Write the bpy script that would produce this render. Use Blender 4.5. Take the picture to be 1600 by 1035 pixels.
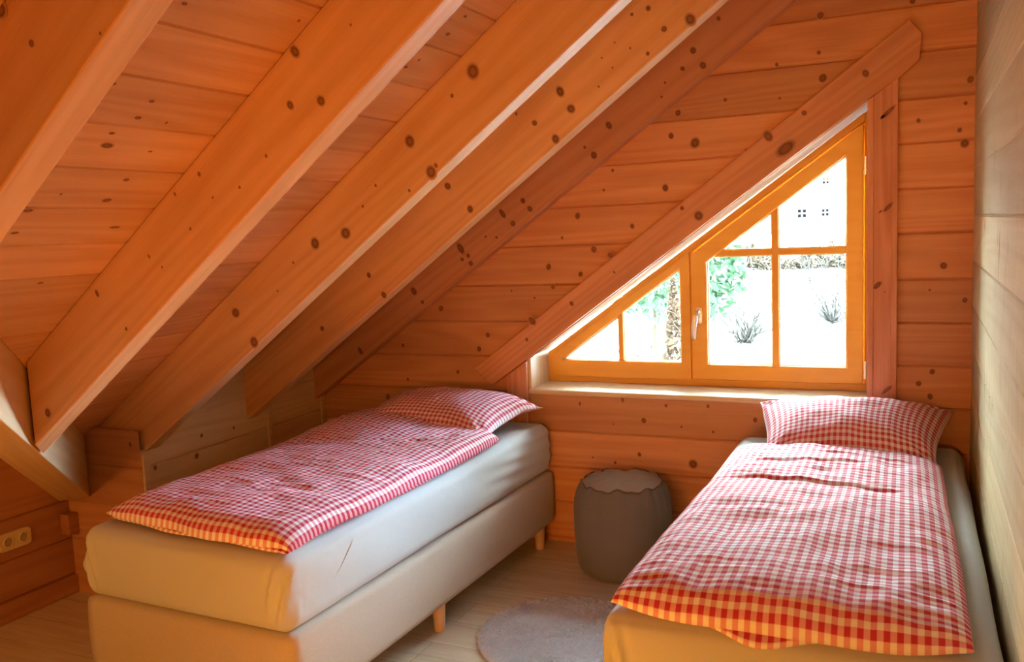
import bpy, bmesh, math, random
import numpy as np
from mathutils import Matrix, Vector, noise as mn

# ------------------------------------------------------------------ scene, camera, light
for o in list(bpy.data.objects): bpy.data.objects.remove(o)
S = bpy.context.scene
COL = S.collection
random.seed(7); RNG = np.random.default_rng(7)

cam_d = bpy.data.cameras.new('camera'); cam = bpy.data.objects.new('camera', cam_d); COL.objects.link(cam)
S.camera = cam
cam_d.sensor_width = 36.0; cam_d.lens = 1385.26 / 1600 * 36.0; cam_d.clip_start = 0.05; cam_d.clip_end = 300
YAW, PITCH, ROLL = -0.43242, -0.11181, -0.041967
def cam_axes():
    cy, sy = math.cos(YAW), math.sin(YAW); cp, sp = math.cos(PITCH), math.sin(PITCH)
    fw = Vector((sy*cp, cy*cp, sp)); r = Vector((cy, -sy, 0)); u = r.cross(fw)
    c, s = math.cos(ROLL), math.sin(ROLL)
    return c*r + s*u, -s*r + c*u, fw
_r, _u, _f = cam_axes()
M = Matrix.Identity(4)
for i in range(3):
    M[i][0], M[i][1], M[i][2] = _r[i], _u[i], -_f[i]
M[0][3], M[1][3], M[2][3] = 0.0, 0.0, 1.58
cam.matrix_world = M

S.view_settings.view_transform = 'Standard'; S.view_settings.look = 'None'
S.view_settings.gamma = 1.0; S.view_settings.use_curve_mapping = False
S.view_settings.exposure = 0.12

world = bpy.data.worlds.new('overcast_sky'); S.world = world; world.use_nodes = True
bg = world.node_tree.nodes['Background']
bg.inputs['Color'].default_value = (0.82, 0.97, 1.16, 1); bg.inputs['Strength'].default_value = 6.0

def area(name, loc, target, size, power, color, size_y=None, spread=math.pi):
    l = bpy.data.lights.new(name, 'AREA'); l.shape = 'RECTANGLE'; l.size = size; l.size_y = size_y or size
    l.energy = power; l.color = color; l.spread = spread
    o = bpy.data.objects.new(name, l); COL.objects.link(o); o.location = loc
    o.rotation_euler = (Vector(target) - Vector(loc)).to_track_quat('-Z', 'Y').to_euler()
    return o
# window portal: guides daylight sampling through the opening
pt = area('window_daylight_portal', (-0.98, 4.36, 1.42), (-0.98, 0, 1.42), 1.75, 1, (1, 1, 1), 1.35)
pt.data.cycles.is_portal = True
# added warm fill lights, no known lamps, all unseen: a high one at the far end, a narrow one turned towards
# the gable, one set low at the foot of the beds and one by the left wall
area('rear_warm_fill', (-1.1, -3.1, 2.25), (-1.3, 3.5, 1.2), 0.9, 38, (1.0, 0.34, 0.04), 0.4)
area('gable_warm_fill', (-0.1, -1.2, 1.15), (-1.0, 4.0, 1.55), 0.5, 7.0, (1.0, 0.35, 0.05), 0.4, spread=math.radians(75))
area('low_warm_fill', (-1.15, 1.1, 0.22), (-1.3, 3.0, 2.2), 0.4, 12.5, (1.0, 0.33, 0.025))
area('left_warm_fill', (-3.0, 0.6, 0.9), (-2.6, 2.6, 0.6), 0.4, 7.2, (1.0, 0.41, 0.07))
# daylight: the broad bright overcast horizon, and a hazy low sun to the right of the window
def sun(name, d, energy, ang, col):
    sl = bpy.data.lights.new(name, 'SUN'); sl.energy = energy; sl.angle = math.radians(ang); sl.color = col
    so = bpy.data.objects.new(name, sl); COL.objects.link(so); so.location = (4, 12, 6)
    so.rotation_euler = Vector(d).to_track_quat('-Z', 'Y').to_euler()
sun('overcast_glow', (-0.12, -1.0, -0.12), 130.0, 120, (0.88, 1.15, 1.16))
sun('hazy_sun', (-0.80, -0.60, -0.10), 55.0, 50, (0.50, 0.75, 1.15))
sun('zenith_glow', (-0.1, -0.35, -1.0), 110.0, 60, (0.90, 1.15, 1.15))

# knots measured on each wooden surface: x, y, z, radius, elongation
KNOTS = {
 'R1': [(-1.558,1.167,2.029,0.0145,1.15),(-1.477,1.161,1.958,0.007,1.15),(-1.284,1.145,1.948,0.0029,1.15)],
 'R2': [(-1.473,1.925,2.066,0.0144,1.5),(-1.501,1.927,1.933,0.0107,1.3),(-1.397,1.919,1.933,0.0122,1.15),(-1.287,1.911,2.106,0.0034,1.15),(-1.597,1.933,1.809,0.0046,1.15),(-1.057,1.895,1.745,0.0055,1.15),(-1.855,1.952,1.778,0.0059,1.15),(-1.959,1.959,1.728,0.005,1.6),(-1.703,1.941,1.732,0.0042,1.15),(-1.808,1.948,1.71,0.0034,1.15),(-1.908,1.956,1.626,0.0045,1.15),(-2.092,1.969,1.551,0.0047,1.8),(-2.039,1.965,1.518,0.0036,1.15),(-2.345,1.987,1.441,0.0089,1.8),(-2.223,1.978,1.331,0.0056,1.15),(-2.654,2.008,1.04,0.0141,1.15)],
 'R3': [(-1.336,2.675,2.107,0.0231,1.15),(-1.598,2.689,1.903,0.0194,1.2),(-1.42,2.679,2.038,0.0067,1.15),(-1.518,2.685,1.793,0.0202,1.2),(-1.899,2.706,1.599,0.0204,1.15),(-2.044,2.714,1.566,0.0197,1.15),(-1.753,2.698,1.762,0.0053,1.15),(-1.611,2.69,1.736,0.0057,1.15),(-1.815,2.702,1.692,0.0053,1.15),(-2.156,2.721,1.497,0.005,1.15),(-2.244,2.726,1.39,0.0045,1.15),(-2.47,2.738,1.304,0.0184,1.15),(-2.384,2.733,1.188,0.0198,1.15)],
 'R4': [(-1.289,3.34,2.119,0.0171,1.4),(-1.245,3.338,2.048,0.0156,1.15),(-1.405,3.345,2.008,0.0106,1.15),(-1.316,3.341,1.938,0.0157,1.3),(-0.921,3.322,2.382,0.009,1.15),(-0.985,3.325,2.369,0.0058,1.15),(-0.862,3.319,2.299,0.0102,1.15),(-0.763,3.314,2.319,0.0189,1.15),(-0.927,3.322,2.219,0.007,1.15),(-0.995,3.325,2.247,0.0038,1.15),(-1.056,3.328,2.276,0.0032,1.15),(-1.11,3.331,2.226,0.0032,1.15),(-1.068,3.329,2.184,0.0032,1.15),(-1.126,3.332,2.12,0.0039,1.15),(-1.486,3.349,2.052,0.0054,1.15),(-1.826,3.366,1.783,0.0139,1.2),(-1.721,3.361,1.681,0.0137,1.15),(-2.265,3.387,1.41,0.0111,1.15),(-2.189,3.384,1.32,0.0132,1.15),(-2.553,3.401,1.163,0.0106,1.15)],
 'R5': [(-0.908,3.985,2.335,0.0136,1.2),(-0.866,3.985,2.267,0.0143,1.15),(-0.956,3.985,2.263,0.0098,1.15),(-1.036,3.985,2.211,0.0053,1.15),(-1.053,3.985,2.151,0.0053,1.15),(-1.304,3.985,2.047,0.0153,1.6),(-1.425,3.985,1.957,0.0069,1.15),(-1.381,3.985,1.917,0.0154,1.15),(-0.795,3.985,2.456,0.009,1.15),(-1.864,3.985,1.669,0.0171,2),(-1.751,3.985,1.726,0.0122,1.15),(-1.716,3.985,1.685,0.0131,1.15),(-1.809,3.985,1.618,0.0132,1.15),(-1.902,3.985,1.554,0.0067,1.15),(-1.961,3.985,1.56,0.0058,1.15),(-2.105,3.985,1.505,0.0214,2),(-2.064,3.985,1.468,0.0107,1.15),(-2.051,3.985,1.428,0.0126,1.15),(-2.393,3.985,1.292,0.0181,1.6),(-2.344,3.985,1.234,0.009,1.15),(-2.749,3.985,0.971,0.0154,1.8),(-2.099,3.985,1.45,0.0091,1.15)],
 'BW': [(-0.786,4.06,2.12,0.0083,1.15),(-0.999,4.06,2.083,0.013,1.15),(-1.033,4.06,1.983,0.0115,1.15),(-0.924,4.06,1.943,0.0197,1.15),(-0.699,4.06,1.897,0.003,1.15),(-0.392,4.06,2.277,0.0076,1.15),(-0.376,4.06,2.17,0.0166,1.15),(-0.564,4.06,2.247,0.007,1.15),(0.181,4.06,2.105,0.013,1.15),(-0.006,4.06,1.961,0.0075,1.15),(0.164,4.06,1.856,0.015,1.15),(0.145,4.06,1.91,0.0082,1.15),(-0.032,4.06,2.436,0.0104,1.15),(-0.553,4.06,2.104,0.0055,1.15),(-0.385,4.06,2.428,0.014,1.15),(0.165,4.06,2.014,0.0068,1.15),(-1.065,4.06,1.75,0.0136,1.15),(-1.499,4.06,1.641,0.0131,1.15),(-1.228,4.06,1.581,0.0101,1.15),(-1.422,4.06,1.478,0.014,1.15),(-1.66,4.06,1.399,0.0133,1.15),(-1.494,4.06,1.36,0.0112,1.15),(-1.641,4.06,1.301,0.0114,1.15),(-1.742,4.06,1.246,0.0057,1.15),(-1.867,4.06,1.283,0.0058,1.15),(-2.278,4.06,1.194,0.0141,1.15),(-2.011,4.06,1.056,0.0118,1.15),(-2.065,4.06,0.983,0.0129,1.15),(-1.316,4.06,1.846,0.0065,1.15),(-1.363,4.06,1.757,0.0056,1.15),(-1.583,4.06,1.539,0.0066,1.15),(0.093,4.06,1.366,0.0128,1.15),(0.042,4.06,1.266,0.0051,1.15),(0.173,4.06,1.223,0.0102,1.15),(0.055,4.06,0.923,0.0103,1.15),(0.004,4.06,0.871,0.0104,1.15),(0.048,4.06,0.817,0.0112,1.15),(-1.196,4.06,0.65,0.0125,1.15),(-0.961,4.06,0.452,0.0187,1.15),(-1.222,4.06,0.481,0.0087,1.15),(-1.013,4.06,0.629,0.0054,1.15),(-1.085,4.06,0.728,0.0077,1.15),(-0.886,4.06,0.734,0.0084,1.15),(-1.299,4.06,0.746,0.0094,1.8),(-1.52,4.06,0.718,0.008,1.8),(-1.346,4.06,0.432,0.0064,1.15),(-1.349,4.06,0.624,0.0047,1.15),(-0.672,4.06,0.68,0.0106,1.15),(-1.462,4.06,0.45,0.004,1.15),(-0.864,4.06,0.613,0.0062,1.15),(-2.524,4.06,0.994,0.0098,1.15),(-2.196,4.06,0.859,0.0084,1.15),(-2.505,4.06,0.81,0.0076,1.15),(-2.638,4.06,0.708,0.0155,1.15)],
 'BR': [(-0.206,4.03,2.167,0.0137,1.15),(-0.449,4.03,2.029,0.0103,1.15),(-0.598,4.03,1.943,0.0192,1.5),(-0.526,4.03,1.886,0.0314,0.5),(-0.982,4.03,1.653,0.009,1.15),(-0.907,4.03,1.615,0.0196,1.15),(-1.33,4.03,1.448,0.0128,1.15),(-1.534,4.03,1.219,0.0103,1.15),(-1.78,4.03,1.039,0.0077,1.15),(-1.747,4.03,1.134,0.0191,1.5),(-1.313,4.03,1.368,0.0055,1.15)],
 'PO': [(-0.095,4.03,2.039,0.0272,0.6),(-0.142,4.03,2.011,0.0149,0.7),(-0.175,4.03,1.276,0.0268,0.9),(-0.138,4.03,1.242,0.0063,1.15),(-0.126,4.03,0.866,0.0272,0.5),(-0.097,4.03,1.653,0.0268,0.6),(-0.137,4.03,1.619,0.0157,0.7)],
 'CE': [(-1.461,1.533,2.104,0.0059,0.6),(-1.676,1.52,1.954,0.0042,1.15),(-1.706,1.655,1.933,0.0065,0.6),(-1.756,1.655,1.898,0.0079,0.6),(-1.761,1.751,1.895,0.0045,1.15),(-1.809,1.619,1.862,0.0062,0.6),(-1.846,1.634,1.836,0.0126,0.5),(-1.853,1.778,1.831,0.0047,0.5),(-2.025,1.775,1.712,0.0108,0.6),(-1.951,1.78,1.763,0.0077,0.6),(-2.062,1.562,1.685,0.0103,0.6),(-2.14,1.576,1.631,0.0077,0.5),(-2.007,1.618,1.724,0.0042,1.15),(-2.347,1.794,1.488,0.0075,0.6),(-2.127,1.884,1.641,0.0093,0.3),(-1.266,2.498,2.239,0.0068,0.6),(-1.33,2.499,2.195,0.0084,0.6),(-1.429,2.485,2.126,0.0053,1.15),(-1.46,2.455,2.104,0.0074,0.6),(-1.424,1.884,2.13,0.0048,1.15)],
 'KW': [(-3.07,3.109,0.684,0.0087,1.15),(-3.07,3.326,0.673,0.0072,1.15),(-3.07,3.068,0.596,0.0122,1.15),(-3.07,2.819,0.605,0.01,1.15)],
 'PA': [(-3.125,2.745,0.725,0.0098,1.15)],
}

# ------------------------------------------------------------------ helpers
def tag(o, label=None, cat=None, group=None, kind=None):
    if label: o['label'] = label
    if cat: o['category'] = cat
    if group: o['group'] = group
    if kind: o['kind'] = kind
    return o

def mesh_obj(name, V, Fc, mat, parent=None, mat_w=None, smooth=False, tint=None, knot=None, uv=None):
    """V in world coordinates; mat_w = the object's own world matrix (its grain runs along local x)."""
    V = np.asarray(V, dtype=float)
    Mw = mat_w if mat_w is not None else Matrix.Identity(4)
    if mat_w is not None:
        Mi = np.array(Mw.inverted()); V = V @ Mi[:3, :3].T + Mi[:3, 3]
    me = bpy.data.meshes.new(name); me.from_pydata(V.tolist(), [], [list(f) for f in Fc]); me.update()
    if mat is not None:
        me.materials.append(mat)
    if tint is not None:
        a = me.attributes.new('tint', 'FLOAT', 'POINT'); a.data.foreach_set('value', np.asarray(tint, dtype=np.float32))
    if knot is not None:
        a = me.attributes.new('knot', 'FLOAT', 'POINT'); a.data.foreach_set('value', np.asarray(knot, dtype=np.float32))
    if uv is not None:
        L = me.uv_layers.new(name='UVMap'); uv = np.asarray(uv, dtype=np.float32)
        idx = np.empty(len(me.loops), dtype=np.int32); me.loops.foreach_get('vertex_index', idx)
        L.data.foreach_set('uv', uv[idx].ravel())
    if smooth:
        me.polygons.foreach_set('use_smooth', [True]*len(me.polygons))
    o = bpy.data.objects.new(name, me); COL.objects.link(o)
    if parent is not None:
        o.parent = parent; o.matrix_basis = parent['_m'] and Matrix([parent['_m'][i*4:i*4+4] for i in range(4)]).inverted() @ Mw
    else:
        o.matrix_basis = Mw
    return o

def empty(name, loc=(0, 0, 0), rz=0.0):
    o = bpy.data.objects.new(name, None); COL.objects.link(o); o.empty_display_size = 0.1
    Mw = Matrix.Translation(loc) @ Matrix.Rotation(rz, 4, 'Z'); o.matrix_basis = Mw
    o['_m'] = [x for r in Mw for x in r]
    return o

def thing(name, label, cat, loc=(0, 0, 0), rz=0.0, group=None):
    return tag(empty(name, loc, rz), label, cat, group)

class MB:
    """collects world-space geometry for one mesh"""
    def __init__(s): s.V = []; s.F = []; s.T = []; s.K = []
    def add(s, V, F, t=0.0, k=None):
        n = len(s.V); s.V += [tuple(v) for v in V]; s.F += [tuple(i+n for i in f) for f in F]
        s.T += [t]*len(V); s.K += list(k) if k is not None else [0.0]*len(V)
    def box(s, a, b, t=0.0):
        x0, y0, z0 = a; x1, y1, z1 = b
        s.add([(x0,y0,z0),(x1,y0,z0),(x1,y1,z0),(x0,y1,z0),(x0,y0,z1),(x1,y0,z1),(x1,y1,z1),(x0,y1,z1)],
              [(0,3,2,1),(4,5,6,7),(0,1,5,4),(1,2,6,5),(2,3,7,6),(3,0,4,7)], t)
    def prism_y(s, poly, y0, y1, t=0.0, cham=0.0):
        """polygon of (x,z) extruded from y0 (near face) to y1; optional chamfer on the near edge"""
        P = [Vector((p[0], p[1])) for p in poly]; n = len(P)
        A = sum(P[i].x*P[(i+1) % n].y - P[(i+1) % n].x*P[i].y for i in range(n))
        if A < 0: P.reverse()
        V = []; F = []
        if cham:
            ins = []
            for i in range(n):
                a, b, c = P[i-1], P[i], P[(i+1) % n]
                e1 = (b-a).normalized(); e2 = (c-b).normalized()
                n1 = Vector((-e1.y, e1.x)); n2 = Vector((-e2.y, e2.x)); bis = (n1+n2)
                bis = bis / max(1e-6, bis.length_squared) * 2
                ins.append(b + bis*cham)
            V += [(p.x, y0, p.y) for p in ins]; V += [(p.x, y0+cham*0.7, p.y) for p in P]; V += [(p.x, y1, p.y) for p in P]
            rings = 3
        else:
            V += [(p.x, y0, p.y) for p in P]; V += [(p.x, y1, p.y) for p in P]; rings = 2
        F.append(tuple(range(n)))
        for r in range(rings-1):
            for i in range(n):
                j = (i+1) % n; F.append((r*n+i, (r+1)*n+i, (r+1)*n+j, r*n+j))
        F.append(tuple(reversed(range((rings-1)*n, rings*n))))
        s.add(V, F, t)
    def tube(s, pts, rad, seg=12, t=0.0, cap=True):
        pts = [Vector(p) for p in pts]
        if not hasattr(rad, '__len__'): rad = [rad]*len(pts)
        V = []; F = []
        up = Vector((0, 0, 1))
        for i, p in enumerate(pts):
            d = (pts[min(i+1, len(pts)-1)] - pts[max(i-1, 0)]).normalized()
            a = d.cross(up) if abs(d.dot(up)) < .97 else d.cross(Vector((0, 1, 0)))
            a.normalize(); b = d.cross(a)
            for k in range(seg):
                q = 2*math.pi*k/seg; V.append(p + (a*math.cos(q)+b*math.sin(q))*rad[i])
        for i in range(len(pts)-1):
            for k in range(seg):
                k2 = (k+1) % seg; F.append((i*seg+k, i*seg+k2, (i+1)*seg+k2, (i+1)*seg+k))
        if cap:
            F.append(tuple(range(seg))[::-1]); F.append(tuple(range((len(pts)-1)*seg, len(pts)*seg)))
        s.add(V, F, t)
    def knots(s, key, nrm, along, off=0.0006):
        """knot discs of the wood grain, laid flush on the board surface"""
        n = Vector(nrm).normalized(); a = Vector(along).normalized(); b = n.cross(a)
        for (x, y, z, r, asp) in KNOTS.get(key, []):
            c = Vector((x, y, z)) + n*off
            N = 14; ph = random.random()*6
            V = [c]; K = [0.75]
            ra, rb = (r*asp**.5, r/asp**.5) if asp >= 1 else (r/asp**.5, r*asp**.5)
            for rr, kv in ((.45, .8), (.72, 1.0), (.92, .6), (1.35, 0.0)):
                for k in range(N):
                    q = 2*math.pi*k/N; w = 1+.05*math.sin(2*q+ph)
                    cu, cv = (b, a) if asp >= 1 else (a, b)
                    V.append(c + cv*(math.cos(q)*rb*rr*w) + cu*(math.sin(q)*ra*rr*w)); K.append(kv)
            F = [(0, 1+k, 1+(k+1) % N) for k in range(N)]
            for q in range(3):
                for k in range(N):
                    F.append((1+q*N+k, 1+(q+1)*N+k, 1+(q+1)*N+(k+1) % N, 1+q*N+(k+1) % N))
            s.add(V, F, 0.0, K)
    def build(s, name, mat, parent=None, mat_w=None, smooth=False, bevel=0.0, seg=2):
        o = mesh_obj(name, s.V, s.F, mat, parent, mat_w, smooth, s.T, s.K)
        if bevel:
            m = o.modifiers.new('bevel', 'BEVEL'); m.width = bevel; m.segments = seg; m.limit_method = 'ANGLE'; m.angle_limit = math.radians(40)
        return o

def frame_m(origin, ax, ay=None):
    """world matrix with local x along ax"""
    x = Vector(ax).normalized(); z = Vector((0, 0, 1)) if abs(x.z) < .9 else Vector((0, 1, 0))
    y = z.cross(x).normalized(); z = x.cross(y)
    Mm = Matrix.Identity(4)
    for i in range(3): Mm[i][0], Mm[i][1], Mm[i][2], Mm[i][3] = x[i], y[i], z[i], origin[i]
    return Mm

# numpy value noise
def vnoise(x, y, seed=0):
    x = np.asarray(x, float); y = np.asarray(y, float)
    xi = np.floor(x).astype(np.int64); yi = np.floor(y).astype(np.int64); xf = x-xi; yf = y-yi
    seed = int(seed)
    def h(a, b):
        n = (a*374761393 + b*668265263 + seed*974634777) & 0x7fffffff
        n = ((n ^ (n >> 13))*1274126177) & 0x7fffffff
        return ((n ^ (n >> 16)) & 0xffff)/65535.0
    u = xf*xf*xf*(xf*(xf*6-15)+10); v = yf*yf*yf*(yf*(yf*6-15)+10)
    return (h(xi, yi)*(1-u)+h(xi+1, yi)*u)*(1-v)+(h(xi, yi+1)*(1-u)+h(xi+1, yi+1)*u)*v - .5
def fbm(x, y, seed=0, o=3):
    return sum(vnoise(x*2**i, y*2**i, seed+i)*.5**i for i in range(o))

# ------------------------------------------------------------------ materials
def nt(name):
    m = bpy.data.materials.new(name); m.use_nodes = True; t = m.node_tree
    return m, t, t.nodes['Principled BSDF']
def N(t, typ, **kw):
    n = t.nodes.new(typ)
    for k, v in kw.items():
        if k in n.inputs: n.inputs[k].default_value = v
        else: setattr(n, k, v)
    return n

def wood(name, base, dark, rough=0.5, axis='X', var=0.16, grain=1.0, bump=0.15, knotc=(0.15, 0.045, 0.018)):
    m, t, b = nt(name); L = t.links.new
    tc = N(t, 'ShaderNodeTexCoord')
    def mapped(s_al, s_ac):
        mp = N(t, 'ShaderNodeMapping'); sc = {'X': (s_al, s_ac, s_ac), 'Y': (s_ac, s_al, s_ac), 'Z': (s_ac, s_ac, s_al)}[axis]
        mp.inputs['Scale'].default_value = sc; L(tc.outputs['Object'], mp.inputs['Vector']); return mp
    m1 = mapped(0.9, 11); m2 = mapped(5, 140); m3 = mapped(0.35, 5)
    n1 = N(t, 'ShaderNodeTexNoise', Scale=1.0, Detail=4.0, Roughness=0.6); L(m1.outputs[0], n1.inputs['Vector'])
    n2 = N(t, 'ShaderNodeTexNoise', Scale=1.0, Detail=2.0); L(m2.outputs[0], n2.inputs['Vector'])
    n3 = N(t, 'ShaderNodeTexNoise', Scale=1.0, Detail=1.0); L(m3.outputs[0], n3.inputs['Vector'])
    # growth rings: contour lines of a stretched noise
    mu = N(t, 'ShaderNodeMath', operation='MULTIPLY'); mu.inputs[1].default_value = 70.0; L(n3.outputs['Fac'], mu.inputs[0])
    si = N(t, 'ShaderNodeMath', operation='SINE'); L(mu.outputs[0], si.inputs[0])
    s2 = N(t, 'ShaderNodeMath', operation='MULTIPLY_ADD'); s2.inputs[1].default_value = 0.11*grain; s2.inputs[2].default_value = 0.0; L(si.outputs[0], s2.inputs[0])
    a1 = N(t, 'ShaderNodeMath', operation='MULTIPLY_ADD'); a1.inputs[1].default_value = 0.75*grain; L(n1.outputs['Fac'], a1.inputs[0]); L(s2.outputs[0], a1.inputs[2])
    a2 = N(t, 'ShaderNodeMath', operation='MULTIPLY_ADD'); a2.inputs[1].default_value = 0.35*grain; L(n2.outputs['Fac'], a2.inputs[0]); L(a1.outputs[0], a2.inputs[2])
    cr = N(t, 'ShaderNodeValToRGB'); L(a2.outputs[0], cr.inputs['Fac'])
    cr.color_ramp.elements[0].position = 0.25; cr.color_ramp.elements[0].color = (*base, 1)
    cr.color_ramp.elements[1].position = 0.95; cr.color_ramp.elements[1].color = (*dark, 1)
    at = N(t, 'ShaderNodeAttribute', attribute_name='tint')
    hv = N(t, 'ShaderNodeHueSaturation'); v = N(t, 'ShaderNodeMath', operation='MULTIPLY_ADD')
    v.inputs[1].default_value = var*2; v.inputs[2].default_value = 1.0; L(at.outputs['Fac'], v.inputs[0]); L(v.outputs[0], hv.inputs['Value'])
    L(cr.outputs['Color'], hv.inputs['Color'])
    ak = N(t, 'ShaderNodeAttribute', attribute_name='knot')
    mx = N(t, 'ShaderNodeMix', data_type='RGBA'); L(ak.outputs['Fac'], mx.inputs['Factor'])
    L(hv.outputs['Color'], mx.inputs['A']); mx.inputs['B'].default_value = (*knotc, 1)
    L(mx.outputs['Result'], b.inputs['Base Color'])
    b.inputs['Roughness'].default_value = rough; b.inputs['Specular IOR Level'].default_value = 0.3
    bp = N(t, 'ShaderNodeBump', Strength=bump, Distance=0.004); L(a2.outputs[0], bp.inputs['Height']); L(bp.outputs['Normal'], b.inputs['Normal'])
    return m

def hewn():
    m = wood('hewn_log_pine', (0.56, 0.45, 0.27), (0.47, 0.35, 0.185), axis='Y', rough=.85, bump=.1); t = m.node_tree; L = t.links.new; b = t.nodes['Principled BSDF']
    b.inputs['Specular IOR Level'].default_value = .08
    col = b.inputs['Base Color'].links[0].from_socket; nrm = b.inputs['Normal'].links[0].from_socket
    tc = N(t, 'ShaderNodeTexCoord'); mp = N(t, 'ShaderNodeMapping'); mp.inputs['Scale'].default_value = (1, 16, 3.2); L(tc.outputs['Object'], mp.inputs['Vector'])
    n = N(t, 'ShaderNodeTexNoise', Scale=1.0, Detail=3.0, Roughness=.5, Distortion=.6); L(mp.outputs[0], n.inputs['Vector'])
    cr = N(t, 'ShaderNodeValToRGB'); e = cr.color_ramp.elements; e[0].position = .645; e[0].color = (0, 0, 0, 1); e[1].position = .70; e[1].color = (.55, .55, .55, 1); L(n.outputs['Fac'], cr.inputs['Fac'])
    mx = N(t, 'ShaderNodeMix', data_type='RGBA'); L(cr.outputs['Color'], mx.inputs['Factor']); L(col, mx.inputs['A']); mx.inputs['B'].default_value = (.20, .09, .035, 1); L(mx.outputs['Result'], b.inputs['Base Color'])
    mp2 = N(t, 'ShaderNodeMapping'); mp2.inputs['Scale'].default_value = (1, 5, 2.2); L(tc.outputs['Object'], mp2.inputs['Vector'])
    n2 = N(t, 'ShaderNodeTexNoise', Scale=1.0, Detail=3.0); L(mp2.outputs[0], n2.inputs['Vector'])
    bp = N(t, 'ShaderNodeBump', Strength=.35, Distance=.03); L(n2.outputs['Fac'], bp.inputs['Height']); L(nrm, bp.inputs['Normal']); L(bp.outputs['Normal'], b.inputs['Normal'])
    return m
W_RAF = wood('rafter_pine', (0.784, 0.457, 0.226), (0.583, 0.287, 0.106))
W_CEIL = wood('ceiling_pine', (0.742, 0.425, 0.238), (0.551, 0.265, 0.131), axis='Y', var=.12)
W_BACK = wood('gable_pine', (0.7, 0.361, 0.179), (0.498, 0.212, 0.0889), axis='X')
W_TRIM = wood('trim_pine', (0.721, 0.361, 0.19), (0.509, 0.212, 0.095), axis='X')
W_SIDE = wood('knee_pine', (0.72, 0.531, 0.338), (0.55, 0.35, 0.189), axis='Y')
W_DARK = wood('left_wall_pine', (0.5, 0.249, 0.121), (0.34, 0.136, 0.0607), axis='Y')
W_PALE = hewn()
W_SILL = wood('sill_pine', (0.8, 0.701, 0.54), (0.66, 0.508, 0.338), axis='X', rough=.4)
W_SILLY = wood('jamb_pine', (0.8, 0.701, 0.54), (0.66, 0.508, 0.338), axis='Z', rough=.5, bump=.05)
W_WIN = wood('window_frame_wood', (0.80, 0.40, 0.07), (0.68, 0.28, 0.035), axis='X', rough=.35, grain=.6, bump=.05)
W_WINV = wood('window_stile_wood', (0.80, 0.40, 0.07), (0.68, 0.28, 0.035), axis='Z', rough=.35, grain=.6, bump=.05)
W_LEG = wood('leg_beech', (0.72, 0.588, 0.459), (0.6, 0.429, 0.297), axis='Z', rough=.4)

def floor_mat():
    m, t, b = nt('oak_laminate'); L = t.links.new
    tc = N(t, 'ShaderNodeTexCoord')
    br = N(t, 'ShaderNodeTexBrick'); br.inputs['Scale'].default_value = 1.0
    br.inputs['Color1'].default_value = (0.72, 0.67, 0.57, 1); br.inputs['Color2'].default_value = (0.66, 0.60, 0.50, 1)
    br.inputs['Mortar'].default_value = (0.33, 0.25, 0.17, 1); br.inputs['Mortar Size'].default_value = 0.0012
    br.inputs['Brick Width'].default_value = 1.25; br.inputs['Row Height'].default_value = 0.19; br.offset = 0.37
    L(tc.outputs['Object'], br.inputs['Vector'])
    mp = N(t, 'ShaderNodeMapping'); mp.inputs['Scale'].default_value = (2.2, 26, 1); L(tc.outputs['Object'], mp.inputs['Vector'])
    n = N(t, 'ShaderNodeTexNoise', Scale=1.0, Detail=5.0, Roughness=.65); L(mp.outputs[0], n.inputs['Vector'])
    cr = N(t, 'ShaderNodeValToRGB'); L(n.outputs['Fac'], cr.inputs['Fac'])
    cr.color_ramp.elements[0].position = .3; cr.color_ramp.elements[0].color = (.72, .68, .62, 1)
    cr.color_ramp.elements[1].position = .7; cr.color_ramp.elements[1].color = (1, 1, 1, 1)
    mx = N(t, 'ShaderNodeMix', data_type='RGBA', blend_type='MULTIPLY'); mx.inputs['Factor'].default_value = 1
    L(br.outputs['Color'], mx.inputs['A']); L(cr.outputs['Color'], mx.inputs['B'])
    L(mx.outputs['Result'], b.inputs['Base Color']); b.inputs['Roughness'].default_value = .38
    return m

def fabric(name, col, col2, scale=350, bump=.3, rough=.9, wr=0.0):
    m, t, b = nt(name); L = t.links.new
    tc = N(t, 'ShaderNodeTexCoord'); n = N(t, 'ShaderNodeTexNoise', Scale=scale, Detail=2.0); L(tc.outputs['Object'], n.inputs['Vector'])
    mx = N(t, 'ShaderNodeMix', data_type='RGBA'); L(n.outputs['Fac'], mx.inputs['Factor'])
    mx.inputs['A'].default_value = (*col, 1); mx.inputs['B'].default_value = (*col2, 1); L(mx.outputs['Result'], b.inputs['Base Color'])
    bp = N(t, 'ShaderNodeBump', Strength=bump, Distance=.002); L(n.outputs['Fac'], bp.inputs['Height'])
    last = bp
    if wr:
        n2 = N(t, 'ShaderNodeTexNoise', Scale=5.0, Detail=3.0, Distortion=1.2); L(tc.outputs['Object'], n2.inputs['Vector'])
        b2 = N(t, 'ShaderNodeBump', Strength=wr, Distance=.02); L(n2.outputs['Fac'], b2.inputs['Height']); L(bp.outputs['Normal'], b2.inputs['Normal']); last = b2
    L(last.outputs['Normal'], b.inputs['Normal']); b.inputs['Roughness'].default_value = rough; b.inputs['Specular IOR Level'].default_value = .15
    b.inputs['Sheen Weight'].default_value = .15
    return m
F_SHEET = fabric('fitted_sheet', (0.50, 0.535, 0.565), (0.46, 0.495, 0.52), 500, .08, .8, .12)
F_BASE = fabric('boxspring_fabric', (0.57, 0.515, 0.46), (0.36, 0.305, 0.255), 420, .5)
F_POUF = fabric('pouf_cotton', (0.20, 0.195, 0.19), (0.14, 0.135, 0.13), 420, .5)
F_POUFT = fabric('pouf_top_cotton', (0.32, 0.285, 0.26), (0.24, 0.21, 0.19), 420, .4)
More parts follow.
